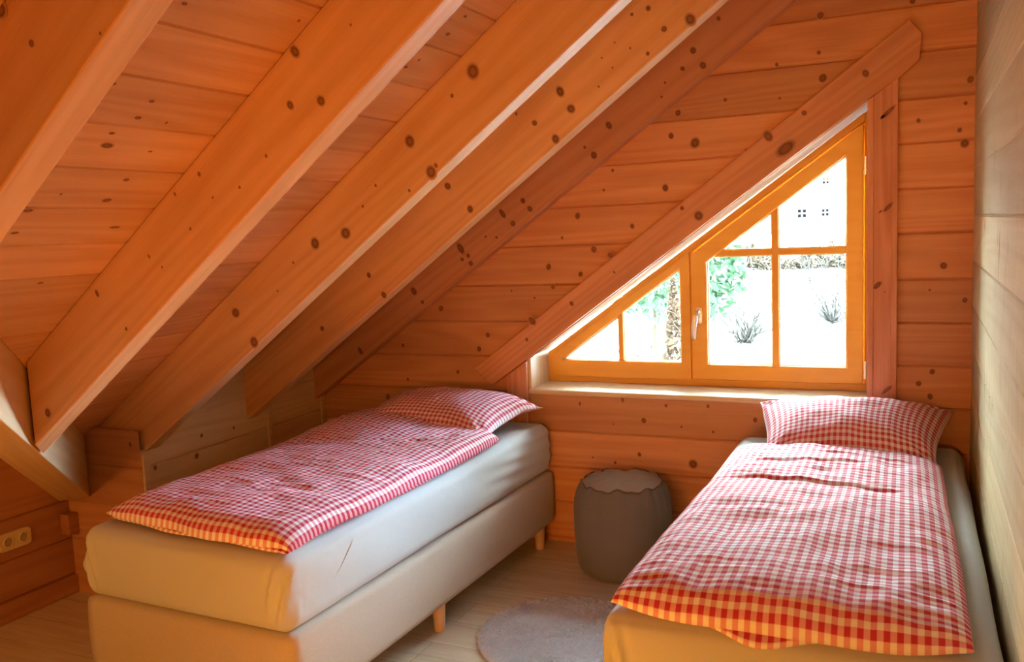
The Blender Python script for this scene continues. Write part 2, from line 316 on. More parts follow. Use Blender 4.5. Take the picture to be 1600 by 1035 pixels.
F_PIPE = fabric('pouf_piping', (0.16, 0.12, 0.10), (0.12, 0.09, 0.07), 420, .3)
def rug_mat():
    m = bpy.data.materials.new('rug_pile'); m.use_nodes = True; t = m.node_tree; t.nodes.clear(); L = t.links.new
    o = N(t, 'ShaderNodeOutputMaterial'); tc = N(t, 'ShaderNodeTexCoord'); n = N(t, 'ShaderNodeTexNoise', Scale=70.0, Detail=2.0); L(tc.outputs['Object'], n.inputs['Vector'])
    cr = N(t, 'ShaderNodeValToRGB'); cr.color_ramp.elements[0].color = (.78, .82, .90, 1); cr.color_ramp.elements[1].color = (.90, .94, .99, 1); L(n.outputs['Fac'], cr.inputs['Fac'])
    d = N(t, 'ShaderNodeBsdfDiffuse'); tl = N(t, 'ShaderNodeBsdfTranslucent'); L(cr.outputs[0], d.inputs[0]); L(cr.outputs[0], tl.inputs[0])
    mx = N(t, 'ShaderNodeMixShader'); mx.inputs[0].default_value = .45; L(d.outputs[0], mx.inputs[1]); L(tl.outputs[0], mx.inputs[2]); L(mx.outputs[0], o.inputs['Surface']); return m
F_RUG = rug_mat()

def gingham(name, period=0.027):
    m, t, b = nt(name); L = t.links.new
    uv = N(t, 'ShaderNodeUVMap'); sp = N(t, 'ShaderNodeSeparateXYZ'); L(uv.outputs[0], sp.inputs[0])
    outs = []
    for ax in 'XY':
        d = N(t, 'ShaderNodeMath', operation='DIVIDE'); d.inputs[1].default_value = period; L(sp.outputs[ax], d.inputs[0])
        f = N(t, 'ShaderNodeMath', operation='FRACT'); L(d.outputs[0], f.inputs[0])
        g = N(t, 'ShaderNodeMath', operation='PINGPONG'); g.inputs[1].default_value = .5; L(f.outputs[0], g.inputs[0])
        r = N(t, 'ShaderNodeMapRange'); r.inputs['From Min'].default_value = .23; r.inputs['From Max'].default_value = .27; L(g.outputs[0], r.inputs['Value'])
        outs.append(r.outputs['Result'])
    su = N(t, 'ShaderNodeMath', operation='ADD'); L(outs[0], su.inputs[0]); L(outs[1], su.inputs[1])
    h = N(t, 'ShaderNodeMath', operation='MULTIPLY'); h.inputs[1].default_value = .5; L(su.outputs[0], h.inputs[0])
    cr = N(t, 'ShaderNodeValToRGB'); L(h.outputs[0], cr.inputs['Fac']); e = cr.color_ramp.elements
    e[0].position = 0; e[0].color = (.80, .82, .88, 1); e[1].position = 1; e[1].color = (.46, .038, .07, 1)
    k = e.new(.5); k.color = (.66, .34, .42, 1)
    L(cr.outputs['Color'], b.inputs['Base Color'])
    tc = N(t, 'ShaderNodeTexCoord'); n = N(t, 'ShaderNodeTexNoise', Scale=14.0, Detail=4.0, Distortion=.8); L(tc.outputs['Object'], n.inputs['Vector'])
    bp = N(t, 'ShaderNodeBump', Strength=.35, Distance=.01); L(n.outputs['Fac'], bp.inputs['Height']); L(bp.outputs['Normal'], b.inputs['Normal'])
    b.inputs['Roughness'].default_value = .85; b.inputs['Specular IOR Level'].default_value = .15
    return m
F_GING = gingham('red_gingham')

def plain(name, col, rough=.5, metal=0.0, spec=.5):
    m, t, b = nt(name); b.inputs['Base Color'].default_value = (*col, 1); b.inputs['Roughness'].default_value = rough
    b.inputs['Metallic'].default_value = metal; b.inputs['Specular IOR Level'].default_value = spec
    tc = N(t, 'ShaderNodeTexCoord'); n = N(t, 'ShaderNodeTexNoise', Scale=60.0); t.links.new(tc.outputs['Object'], n.inputs['Vector'])
    bp = N(t, 'ShaderNodeBump', Strength=.03, Distance=.001); t.links.new(n.outputs['Fac'], bp.inputs['Height']); t.links.new(bp.outputs['Normal'], b.inputs['Normal'])
    return m
STEEL = plain('brushed_steel', (.88, .88, .88), .35, 1.0)
PLASTIC = plain('ivory_plastic', (.74, .62, .42), .4)
PLASTD = plain('socket_recess', (.42, .33, .2), .5)
SEAL = plain('glazing_seal', (.80, .68, .40), .4)

def glass():
    m = bpy.data.materials.new('window_glass'); m.use_nodes = True; t = m.node_tree; t.nodes.clear()
    o = N(t, 'ShaderNodeOutputMaterial'); tr = N(t, 'ShaderNodeBsdfTransparent'); tr.inputs['Color'].default_value = (.97, .98, .97, 1)
    gl = N(t, 'ShaderNodeBsdfGlossy'); gl.inputs['Roughness'].default_value = .02
    fr = N(t, 'ShaderNodeFresnel'); fr.inputs['IOR'].default_value = 1.45
    mx = N(t, 'ShaderNodeMixShader'); t.links.new(fr.outputs[0], mx.inputs[0]); t.links.new(tr.outputs[0], mx.inputs[1]); t.links.new(gl.outputs[0], mx.inputs[2])
    t.links.new(mx.outputs[0], o.inputs['Surface']); return m
GLASS = glass()

# ------------------------------------------------------------------ the room
SL = 0.6956                       # roof slope (rise per metre)
CB, CC = 2.828, 3.12              # underside of the rafters, underside of the boards: z = SL*x + c
XL, XK, XR = -3.55, -3.07, 0.20   # outer left wall, knee wall, right wall
YB, YF, YN = 4.06, -3.6, 2.745    # gable wall, wall behind the camera, front of the alcove block
VX, VY, VS = -2.586, 1.819, -1.126
RIDGE = 0.6
def valley_x(y): return VX + (y-VY)/VS
def valley_y(x): return VY + VS*(x-VX)
PITCHZ = 0.184

def board_rows(z0, z1, grooves, extra=(), g=0.011, depth=0.008):
    """(z, depth, course) rows of a boarded wall with a V groove at every joint"""
    rows = []; gs = sorted(x for x in grooves if z0+.02 < x < z1-.02)
    edges = [z0]+gs+[z1]
    for i in range(len(edges)-1):
        a, b = edges[i], edges[i+1]
        rows.append((a if i == 0 else a+g*.45, 0.0, i))
        for e in extra:
            if a+g < e < b-g: rows.append((e, 0.0, i))
        rows.append((b if i == len(edges)-2 else b-g*.55, 0.0, i))
        if i < len(edges)-2: rows.append((b, depth, i))
    return rows

def strips(mb, rows, left, right, mapper, flip=False, seed=1, ncol=1):
    R = random.Random(seed); tints = {}
    for i in range(len(rows)-1):
        (za, da, ca), (zb, db, cb) = rows[i], rows[i+1]
        t = tints.setdefault(ca if da == 0 else cb, R.uniform(-.5, .5))
        la, ra, lb, rb = left(za), right(za), left(zb), right(zb)
        if ra-la < 1e-4 and rb-lb < 1e-4: continue
        V = [mapper(la, za, da), mapper(ra, za, da), mapper(rb, zb, db), mapper(lb, zb, db)]
        mb.add(V, [(0, 1, 2, 3) if not flip else (3, 2, 1, 0)], t)

def structure(mb, name, mat, **kw):
    return tag(mb.build(name, mat, **kw), kind='structure')

# floor
mb = MB(); mb.box((XL-.1, YF-.1, -.08), (XR+.1, YB+.05, 0.0)); structure(mb, 'floor', floor_mat())

# gable wall with the triangular window opening
WX0, WX1, WZ0, WZ1 = -1.778, -0.20, 0.785, 0.94
WS = (2.058-0.94)/(WX1-WX0)
WZT = 2.058
def open_x(z): return WX0 if z <= WZ1 else WX0+(z-WZ1)/WS
grooves = [.209+PITCHZ*k for k in range(18)]
grooves = [.025, .209, .389, .573, .766, .945, 1.128, 1.311, 1.503, 1.686, 1.872, 2.05, 2.235, 2.418, 2.60, 2.785, 2.97, 3.15]
rows = board_rows(0, 3.3, grooves, (WZ0, WZ1, WZT), g=.013, depth=.010)
xl = lambda z: max(XK-.02, (z-CC-.03)/SL)
bk = lambda u, z, d: (u, YB+d, z)
mb = MB()
strips(mb, rows, xl, lambda z: min(open_x(z), WX1) if z > WZ0-1e-6 else WX0, bk, seed=5)
strips(mb, rows, lambda z: WX1, lambda z: XR+.02, bk, seed=5)
strips(mb, [r for r in rows if r[0] <= WZ0+1e-6], lambda z: WX0, lambda z: WX1, bk, seed=5)
mb.knots('BW', (0, -1, 0), (1, 0, 0), .0012)
structure(mb, 'wall_back', W_BACK)
# gable core around the opening, plus unseen outer boxes added against light leaks
mb = MB()
y0, y1 = YB+.012, YB+.315
mb.box((XK-.1, y0, -.1), (WX0-.03, y1, 3.5)); mb.box((WX1+.03, y0, -.1), (XR+.2, y1, 3.5)); mb.box((WX0-.03, y0, -.1), (WX1+.03, y1, WZ0-.03))
mb.prism_y([(WX0-.03, WZ1+.03), (WX1+.03, WZT+.04), (WX1+.03, 3.5), (WX0-.03, 3.5)], y0, y1)
mb.box((-3.85, YF-.25, -.1), (-3.66, YB+.4, .60)); mb.box((-3.85, YF-.25, -.1), (XR+.3, YF-.10, 3.4)); mb.box((XR+.10, YF-.25, -.1), (XR+.28, YB+.3, 3.3)); mb.box((-3.9, YB+.012, -.1), (XK, YB+.3, .9))
structure(mb, 'wall_outer', W_TRIM)

# knee wall, alcove front, left wall, right wall, rear wall
g2 = [.09, .26, .44, .62, .80, .98, 1.16, 1.34, 1.52, 1.70, 1.88]
mb = MB(); rows = board_rows(0, 1.02, [.26, .44, .62, .805], extra=(.699, .7001))
strips(mb, rows, lambda z: YN if z < .70 else 2.86, lambda z: YB+.02, lambda u, z, d: (XK-d, u, z), seed=2); mb.knots('KW', (1, 0, 0), (0, 1, 0))
structure(mb, 'wall_knee', W_SIDE)
mb = MB(); rows = board_rows(0, .785, [.26, .44, .62])
strips(mb, rows, lambda z: XL-.02, lambda z: XK, lambda u, z, d: (u, YN+d, z), seed=3); mb.knots('PA', (0, -1, 0), (1, 0, 0))
mb.add([(XL-.02, YN, .785), (XK, YN, .785), (XK, YN+.4, .785), (XL-.02, YN+.4, .785)], [(0, 1, 2, 3)])
structure(mb, 'wall_alcove', wood('alcove_pine', (0.657, 0.351, 0.179), (0.477, 0.212, 0.095), axis='X'))
def dormer_z(y): return 1.321-.618*(y-1.819) if y >= RIDGE else 1.321-.618*(2*RIDGE-y-1.819)
mb = MB(); rows = board_rows(0, .62, g2)
strips(mb, rows, lambda z: YF, lambda z: YN, lambda u, z, d: (XL-d, u, z), seed=4)
rows = board_rows(.62, 2.06, g2)
strips(mb, rows, lambda z: max(YF, 2*RIDGE-1.819-(1.321-z)/.618), lambda z: min(YN, 1.819+(1.321-z)/.618), lambda u, z, d: (XL-d, u, z), seed=6)
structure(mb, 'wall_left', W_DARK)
mb = MB(); rows = board_rows(0, 3.26, [.10+.1835*k for k in range(18)], g=.010, depth=.006)
strips(mb, rows, lambda z: YF, lambda z: YB+.02, lambda u, z, d: (XR+d+.002*math.sin(z*9), u, z), flip=True, seed=8)
structure(mb, 'wall_right', W_PALE)
mb = MB(); rows = board_rows(0, 3.26, [.209+PITCHZ*k for k in range(17)])
strips(mb, rows, lambda z: max(XL-.02, (z-CC)/SL) , lambda z: XR+.02, lambda u, z, d: (u, YF-d, z), flip=True, seed=9)
structure(mb, 'wall_rear', W_BACK)
# baseboard
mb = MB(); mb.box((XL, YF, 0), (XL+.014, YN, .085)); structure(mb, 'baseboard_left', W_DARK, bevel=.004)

# boarded roof slope
def ceil_pt(x, y, d): # d lifts along the slope normal
    nx, nz = -math.sin(math.atan(SL)), math.cos(math.atan(SL))
    return (x+nx*d, y, SL*x+CC+nz*d)
xg = [-1.514+.1352*k for k in range(-15, 13)]
mb = MB(); rows = board_rows(-3.60, XR+.02, xg, extra=(valley_x(RIDGE),), g=.008, depth=.006)
xr_ = valley_x(RIDGE)
strips(mb, rows, lambda x: (valley_y(x) if x < xr_ else RIDGE), lambda x: YB+.02, lambda u, x, d: ceil_pt(x, u, d), flip=False, seed=11)
strips(mb, rows, lambda x: YF-.02, lambda x: (max(YF-.02, 2*RIDGE-valley_y(x)) if x < xr_ else RIDGE), lambda u, x, d: ceil_pt(x, u, d), seed=11)
mb.knots('CE', (SL, 0, -1), (0, 1, 0), .001)
structure(mb, 'ceiling', W_CEIL)
# cross roof over the left bay
mb = MB()
ys = [RIDGE+.16*k for k in range(0, 15)]
for i in range(len(ys)-1):
    for s in (1, -1):
        a, b = ys[i], min(ys[i+1], YN+.05)
        a2, b2 = (a, b) if s > 0 else (2*RIDGE-a, 2*RIDGE-b)
        za, zb = 1.321-.618*(a-1.819), 1.321-.618*(b-1.819)
        mb.add([(XL-.05, a2, za), (valley_x(a), a2, za), (valley_x(b), b2, zb), (XL-.05, b2, zb)], [(0, 1, 2, 3)], random.uniform(-.5, .5))
structure(mb, 'ceiling_cross', wood('cross_roof_pine', (0.7, 0.452, 0.27), (0.52, 0.282, 0.149), axis='X'))
# outer weather skin of the roof
mb = MB()
mb.add([(-3.9, YF-.2, SL*-3.9+CC+.25), (XR+.6, YF-.2, SL*(XR+.6)+CC+.25), (XR+.6, YB+.5, SL*(XR+.6)+CC+.25), (-3.9, YB+.5, SL*-3.9+CC+.25)], [(0, 1, 2, 3)])
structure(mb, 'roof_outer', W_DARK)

# rafters
RAFT = {1: (-1.203, 1.139, .079, -2.045, -2.12), 2: (-1.013, 1.892, .071, -2.744, -2.826), 3: (-.823, 2.646, .056, -3.40, -3.45),
        4: (-.656, 3.309, .0486, XK-.01, XK-.01), 5: (-1.0, 3.985, 0.0, XK-.01, XK-.01), 0: (-1.2, .39, .079, -1.66, -1.58), -1: (-1.2, -.36, .079, -2.2, -2.2)}
RLAB = {1: 'broad pine rafter across the top left corner, nearest of the sloping ones',
        2: 'second pine rafter from the left, ending on the valley beam',
        3: 'third pine rafter from the left, with big dark knots, ending above the left bed foot',
        4: 'fourth pine rafter from the left, beside the rafter that lies on the gable wall',
        5: 'reddish pine rafter lying flat against the gable wall with the window'}
for k in (1, 2, 3, 4, 5, 0, -1):
    xr, yr, s, xn, xf = RAFT[k]; th = .082 if k != 5 else YB-3.985-.001
    xh = XR-.002
    Y = lambda x: yr+s*(xr-x)
    V = []
    for (off, xe) in ((0, xn), (th, xf)):
        for x, c in ((xe, CB), (xh, CB), (xh, CC-.001), (xe, CC-.001)):
            V.append((x, Y(x)+off, SL*x+c))
    mb = MB(); mb.add(V, [(0, 1, 2, 3), (7, 6, 5, 4), (0, 4, 5, 1), (1, 5, 6, 2), (2, 6, 7, 3), (3, 7, 4, 0)], random.uniform(-.3, .3))
    d = Vector((1, -s, SL)).normalized()
    if k > 0: mb.knots('R%d' % k, (-s, -1, 0), d, .0012)
    o = mb.build('rafter', W_RAF if k != 5 else wood('gable_rafter_pine', (0.7, 0.361, 0.202), (0.509, 0.223, 0.106)), mat_w=frame_m((xr, Y(xr), SL*xr+CB), d), bevel=.004)
    if k > 0: tag(o, RLAB[k], 'rafter', 'rafters of the roof slope')
    else: tag(o, 'pine rafter of the roof slope, outside the picture, %s' % ('first one behind the top left rafter' if k == 0 else 'above the rear wall'), 'rafter', 'rafters of the roof slope')

# valley beam (vertical faces, running down to the alcove corner)
a = Vector((valley_x(.65), .65, 0)); b = Vector((-3.42, valley_y(-3.42), 0))
e = (b-a).normalized(); n = Vector((e.y, -e.x, 0))
if n.x < 0: n = -n
mb = MB(); V = []
for off in (0.0, -.13):
    for p in (a, b):
        q = p+n*off; zt = SL*p.x+CC
        V += [(q.x, q.y, zt-.285), (q.x, q.y, zt+(.0 if off == 0 else .0))]
mb.add(V, [(0, 2, 3, 1), (4, 5, 7, 6), (0, 4, 6, 2), (1, 3, 7, 5), (0, 1, 5, 4), (2, 6, 7, 3)])
d = Vector((e.x, e.y, 0)); d.z = (V[2][2]-V[0][2])/(b-a).length
tag(mb.build('valley_beam', wood('valley_beam_pine', (0.76, 0.588, 0.365), (0.6, 0.407, 0.216)), mat_w=frame_m(V[0], d), bevel=.004), 'heavy diagonal pine beam at the far left edge, sloping down to the corner above the socket', 'beam')
# little wooden corbel under its foot
mb = MB(); mb.box((XL+.001, YN-.055, .29), (XL+.055, YN-.001, .385)); tag(mb.build('corner_block', W_DARK, bevel=.003), 'small wooden block in the corner under the diagonal beam, above the baseboard', 'block')

# battens on the knee wall
for (yy, zz, nm, lab) in ((YN+.02, .69, 'corner_batten', 'narrow upright pine batten edging the boarded block under the third rafter'),
                          (3.585, .99, 'wall_batten', 'narrow upright pine batten on the knee wall behind the left bed'),
                          (YB-.022, .99, 'wall_batten', 'narrow upright pine batten in the far corner of the knee wall and gable wall')):
    mb = MB(); mb.box((XK+.0005, yy-.019, .0), (XK+.014, yy+.019, zz)); tag(mb.build(nm, W_SIDE, bevel=.003), lab, 'batten', 'battens on the knee wall')

# ------------------------------------------------------------------ window
win = empty('window_1', (WX0, YB, WZ0)); tag(win, kind='structure')
YW = 4.29
def wpt(x, z, D=YW):           # measured on the plane y=4.2, carried to plane D along the sight line
    s = D/4.2; return (x*s, 1.58+(z-1.58)*s)
# reveal lining and sill
mb = MB(); t_ = .022; yl = YW+.084
mb.box((WX0-t_, YB-.001, WZ0-.02), (WX0, yl, WZ1+.01)); mb.box((WX1, YB-.001, WZ0-.02), (WX1+t_, yl, WZT+.02))
mb.build('lining', W_SILLY, win, bevel=.004)
mb = MB(); mb.prism_y([(WX0-t_, WZ1), (WX1+t_, WZT+t_*WS), (WX1+t_, WZT+t_*WS+.026), (WX0-t_, WZ1+.026)], YB-.001, yl)
mb.build('slanted_lining', W_SILL, win, mat_w=frame_m((WX0, YB, WZ1), (1, 0, WS)), bevel=.006, seg=3)
mb = MB(); mb.box((WX0-.012, YB-.018, WZ0-.026), (WX1+.002, yl, WZ0)); mb.build('sill', W_SILL, win, bevel=.008, seg=3)
# fixed outer frame: bottom rail, slanted rail, right stile, mullion
x0, x1 = WX0+.002, WX1-.002; zb = WZ0+.001
def slz(x, off=0.0): return WZ1+WS*(x-WX0)-off*math.sqrt(1+WS*WS)
fr = empty('frame', (x0, YW, zb)); fr.parent = win; fr.matrix_basis = Matrix.Translation((x0-WX0, YW-YB, zb-WZ0))
YD = YW+.07
mb = MB(); mb.prism_y([(x0, zb), (x1, zb), (x1, zb+.035), (x0, zb+.035)], YW, YD); mb.build('bottom_rail', W_WIN, fr, bevel=.003)
mb = MB(); mb.prism_y([(x0, zb+.035), (x0+.03, zb+.035), (x0+.03, slz(x0+.03, .035)), (x0, slz(x0, .003))], YW, YD); mb.build('left_stile', W_WINV, fr, bevel=.003)
mb = MB(); mb.prism_y([(x0+.03, slz(x0+.03, .035)), (x1-.02, slz(x1-.02, .035)), (x1-.02, slz(x1-.02, .003)), (x0, slz(x0, .003))], YW, YD); mb.build('slanted_rail', W_WIN, fr, mat_w=frame_m((x0, YW, WZ1), (1, 0, WS)), bevel=.003)
mb = MB(); mb.prism_y([(x0, slz(x0, .003)), (x0+.05, slz(x0+.05, .06)), (x1-.045, slz(x1-.045, .06)), (x1-.045, zb), (x1, zb), (x1, slz(x1, .003))], YW+.042, YD+.012); mb.build('rebate', W_WIN, fr, mat_w=frame_m((x0, YW, WZ1), (1, 0, WS)))
mb = MB(); mb.prism_y([(x1-.02, zb+.035), (x1, zb+.035), (x1, slz(x1, .003)), (x1-.02, slz(x1-.02, .003))], YW+.012, YD); mb.build('right_stile', W_WINV, fr, bevel=.003)
# sash helper: an outline with panes
def sash(name, parent_empty, outer, holes, ynear, mats, base):
    s_ = empty(name, base); s_.parent = parent_empty
    return s_
def lite(parent, poly, y, matg=GLASS):
    mb = MB(); mb.prism_y(poly, y, y+.006); mb.build('pane', matg, parent)
    mb = MB(); ring(mb, poly, inset(poly, .0095), y-.009, y-.001, cham=.002); mb.build('glazing_bead', SEAL, parent)
def inset(poly, d):
    P = [Vector(p) for p in poly]; n = len(P); out = []
    A = sum(P[i].x*P[(i+1) % n].y-P[(i+1) % n].x*P[i].y for i in range(n))
    if A < 0: P.reverse()
    for i in range(n):
        a, b, c = P[i-1], P[i], P[(i+1) % n]
        e1 = (b-a).normalized(); e2 = (c-b).normalized(); n1 = Vector((-e1.y, e1.x)); n2 = Vector((-e2.y, e2.x))
        bi = n1+n2; bi = bi/max(.12, bi.length_squared)*2
        out.append(b+bi*d)
    return [(p.x, p.y) for p in out]
def ring(mb, outer, inner, y0, y1, cham=.006):
    """frame between two matching polygons, with a chamfered inner edge"""
    n = len(outer)
    inn = inset(inner, -cham)
    def ccw(P):
        P = [tuple(p) for p in P]; m_ = len(P); A = sum(P[i][0]*P[(i+1) % m_][1]-P[(i+1) % m_][0]*P[i][1] for i in range(m_))
        return P if A > 0 else P[::-1]
    V = [(p[0], y0, p[1]) for p in outer]+[(p[0], y0, p[1]) for p in inn]+[(p[0], y0+cham, p[1]) for p in inner]+[(p[0], y1, p[1]) for p in inner]+[(p[0], y1, p[1]) for p in outer]
    F = []
    for r in range(4):
        for i in range(n):
            j = (i+1) % n; F.append((r*n+i, r*n+j, (r+1)*n+j, (r+1)*n+i))
    for i in range(n):
        j = (i+1) % n; F.append((4*n+i, 4*n+j, j, i))
    mb.add(V, F)
YS = YW-.012                      # sash stands a little proud of the frame
D_ = YS
w = lambda x, z: wpt(x, z, D_)
# left fixed light (triangular) : two panes
gl1 = [w(-1.656, .919), w(-1.361, .921), w(-1.363, 1.138)]
sb, st = w(-1.70, .86)[1], None
xm = w(-.995, 1)[0]
outL = [(x0+.028, zb+.03), (xm, zb+.03), (xm, slz(xm, .03)), (x0+.028, slz(x0+.028, .03))]
zin = w(0, .915)[1]
xli, xri = w(-1.70, 1)[0], w(-1.044, 1)[0]
def glass_slz(x, a=w(-1.656, .919), b=w(-1.046, 1.366)):
    return a[1]+(x-a[0])*(b[1]-a[1])/(b[0]-a[0])
inL = [(w(-1.662, 0)[0], zin), (xri, zin), (xri, glass_slz(xri)), (w(-1.662, 0)[0], glass_slz(w(-1.662, 0)[0])+.003)]
sL = empty('fixed_sash', (x0, YS, zb)); sL.parent = win; sL.matrix_basis = Matrix.Translation((x0-WX0, YS-YB, zb-WZ0)); 
mb = MB(); ring(mb, outL, inL, YS, YS+.05); mb.build('sash_frame', W_WIN, sL, bevel=.002)
xa, xb = w(-1.361, 0)[0], w(-1.334, 0)[0]
mb = MB(); mb.prism_y([(xa, zin), (xb, zin), (xb, glass_slz(xb)+.002), (xa, glass_slz(xa)+.002)], YS+.008, YS+.046, cham=.004); mb.build('muntin', W_WINV, sL)
pL = [(w(-1.67, 0)[0], zin-.005), (xri+.005, zin-.005), (xri+.005, glass_slz(xri)+.008), (w(-1.67, 0)[0], glass_slz(w(-1.67, 0)[0])+.006)]
lite(sL, [p for p in ((pL[0][0], pL[0][1]), (xa+.006, zin-.005), (xa+.006, glass_slz(xa)+.008), (pL[0][0], pL[3][1]))], YS+.03)
lite(sL, [(xb-.006, zin-.005), (xri+.005, zin-.005), (xri+.005, glass_slz(xri)+.008), (xb-.006, glass_slz(xb)+.006)], YS+.03)
mb = MB(); mb.prism_y([(xm, zb+.03), (xm+.012, zb+.03), (xm+.012, slz(xm+.012, .03)), (xm, slz(xm, .03))], YW, YD); mb.build('mullion', W_WINV, fr)
# right casement with four lights
YC = YW-.020; w = lambda x, z: wpt(x, z, YC)
xs0, xs1 = xm+.010, w(-.2235, 0)[0]
zs0 = zb+.038
zin = w(0, .908)[1]; xi0, xi1 = w(-.913, 0)[0], w(-.294, 0)[0]
A_, B_ = w(-.839, 1.452), w(-.295, 1.85)
def gz(x): return A_[1]+(x-A_[0])*(B_[1]-A_[1])/(B_[0]-A_[0])
outC = [(xs0, zs0), (xs1, zs0), (xs1, slz(xs1, .045)), (xs0, slz(xs0, .045))]
inC = [(xi0, zin), (xi1, zin), (xi1, gz(xi1)), (xi0, gz(xi0))]
cs = empty('casement', (xs0, YC, zs0)); cs.parent = win; cs.matrix_basis = Matrix.Translation((xs0-WX0, YC-YB, zs0-WZ0))
mb = MB(); ring(mb, outC, inC, YC, YC+.055); mb.build('sash_frame', W_WIN, cs, bevel=.002)
# welt rails painted as separate stiles
xa, xb = w(-.6145, 0)[0], w(-.5845, 0)[0]; za, zb_ = w(0, 1.4225)[1], w(0, 1.4515)[1]
mb = MB(); mb.prism_y([(xa, zin), (xb, zin), (xb, gz(xb)+.002), (xa, gz(xa)+.002)], YC+.008, YC+.048, cham=.004); mb.build('muntin', W_WINV, cs)
mb = MB(); mb.prism_y([(xi0, za), (xi1, za), (xi1, zb_), (xi0+(zb_-gz(xi0))/((B_[1]-A_[1])/(B_[0]-A_[0]))*1.0, zb_)], YC+.010, YC+.046, cham=.004); mb.build('muntin', W_WIN, cs)
m_ = .005
xap = A_[0]
lite(cs, [(xi0-m_, zin-m_), (xa+m_, zin-m_), (xa+m_, za+m_), (xi0-m_, za+m_)], YC+.03)
lite(cs, [(xb-m_, zin-m_), (xi1+m_, zin-m_), (xi1+m_, za+m_), (xb-m_, za+m_)], YC+.03)
lite(cs, [(xap-.01, zb_-m_), (xa+m_, zb_-m_), (xa+m_, gz(xa)+.008), (xap-.01, gz(xap)+.004)], YC+.03)
lite(cs, [(xb-m_, zb_-m_), (xi1+m_, zb_-m_), (xi1+m_, gz(xi1)+.008), (xb-m_, gz(xb)+.006)], YC+.03)
# lever handle
hx, hz = w(-.955, 1.165)
hd = empty('handle', (hx, YC, hz)); hd.parent = cs; hd.matrix_basis = Matrix.Translation((hx-xs0, 0, hz-zs0)); 
mb = MB(); mb.tube([(hx+.004, YC-.001, hz-.02), (hx+.004, YC-.009, hz-.02)], .016, 16); mb.box((hx-.011, YC-.008, hz-.06), (hx+.019, YC-.0005, hz+.02)); mb.build('rosette', STEEL, hd, bevel=.004, smooth=True)
mb = MB(); mb.tube([(hx+.004, YC-.004, hz), (hx+.004, YC-.03, hz), (hx+.003, YC-.043, hz-.004), (hx-.002, YC-.047, hz-.02), (hx-.012, YC-.045, hz-.07), (hx-.015, YC-.043, hz-.12), (hx-.014, YC-.042, hz-.135)],
            [.010, .010, .011, .0125, .0125, .0115, .009], 14); mb.build('lever', STEEL, hd, smooth=True)
# hinges on the right side
for hz_ in (w(0, 1.80)[1], w(0, .90)[1]):
    mb = MB(); mb.tube([(xs1+.010, YC-.004, hz_-.04), (xs1+.010, YC-.004, hz_+.04)], .0065, 10)
    for q in range(3): mb.tube([(xs1+.010, YC-.004, hz_-.022+.022*q-.002), (xs1+.010, YC-.004, hz_-.022+.022*q+.002)], .0085, 10)
    mb.build('hinge', STEEL, cs, smooth=False)

# trim boards round the window (separate boards screwed to the wall)
Yt = 4.03
up = lambda x: .883+.7246*(x+2.084)
low = lambda x: WZ1+WS*(x-WX0)+.002
mb = MB(); mb.prism_y([(-2.084, .883), (-1.995, .800), (-1.975, low(-1.975)+.004), (-.198, low(-.198)), (-.084, 2.132), (-.004, 2.200), (.005, 2.303), (-.043, 2.362)], Yt, YB-.0005, cham=.003)
mb.knots('BR', (0, -1, 0), (1, 0, .7246), .0012)
tag(mb.build('window_casing_board', W_TRIM, mat_w=frame_m((-1, Yt, 1.6), (1, 0, .7246))), 'long slanted pine casing board with cut corners running above the window', 'casing board')
def post(xa, xb, za, zb, key=None):
    mb = MB(); e = (xb-xa)*.2
    V = []; prof = [(xa, YB-.0005), (xa, Yt+.004), (xa+.003, Yt+.001), (xa+e, Yt+.001), (xa+e+.003, Yt+.005), (xb-e-.003, Yt+.005), (xb-e, Yt+.001), (xb-.003, Yt+.001), (xb, Yt+.004), (xb, YB-.0005)]
    n = len(prof)
    V = [(p[0], p[1], za) for p in prof]+[(p[0], p[1], zb(p[0]) if callable(zb) else zb) for p in prof]
    F = [(i, i+1, n+i+1, n+i) for i in range(n-1)]+[tuple(reversed(range(n))), tuple(range(n, 2*n))]
    mb.add(V, F)
    if key:
        KNOTS[key] = [(-.118, Yt+.001, z_, r_, a_) for (z_, r_, a_) in ((2.003, .0165, .28), (1.615, .0135, .30), (.845, .013, .32))]+[(-.158, Yt+.001, 1.29, .014, .5), (-.128, Yt+.001, 1.262, .003, 1), (-.141, Yt+.001, 1.985, .006, .4), (-.147, Yt+.001, 1.598, .005, .4)]
        mb.knots(key, (0, -1, 0), (.72, 0, .69), .0008)
    return mb.build('window_casing_post', W_TRIMV)
W_TRIMV = wood('post_pine', (0.763, 0.383, 0.226), (0.53, 0.212, 0.106), axis='Z', grain=1.2)
tag(post(WX1+.001, -.081, .60, lambda x: low(x)-.006, 'PO'), 'upright pine casing post right of the window with dark curved knots', 'casing post', 'window casing posts')
tag(post(-1.905, WX0-.014, .60, lambda x: low(x)-.006), 'short upright pine casing post left of the window sill', 'casing post', 'window casing posts')

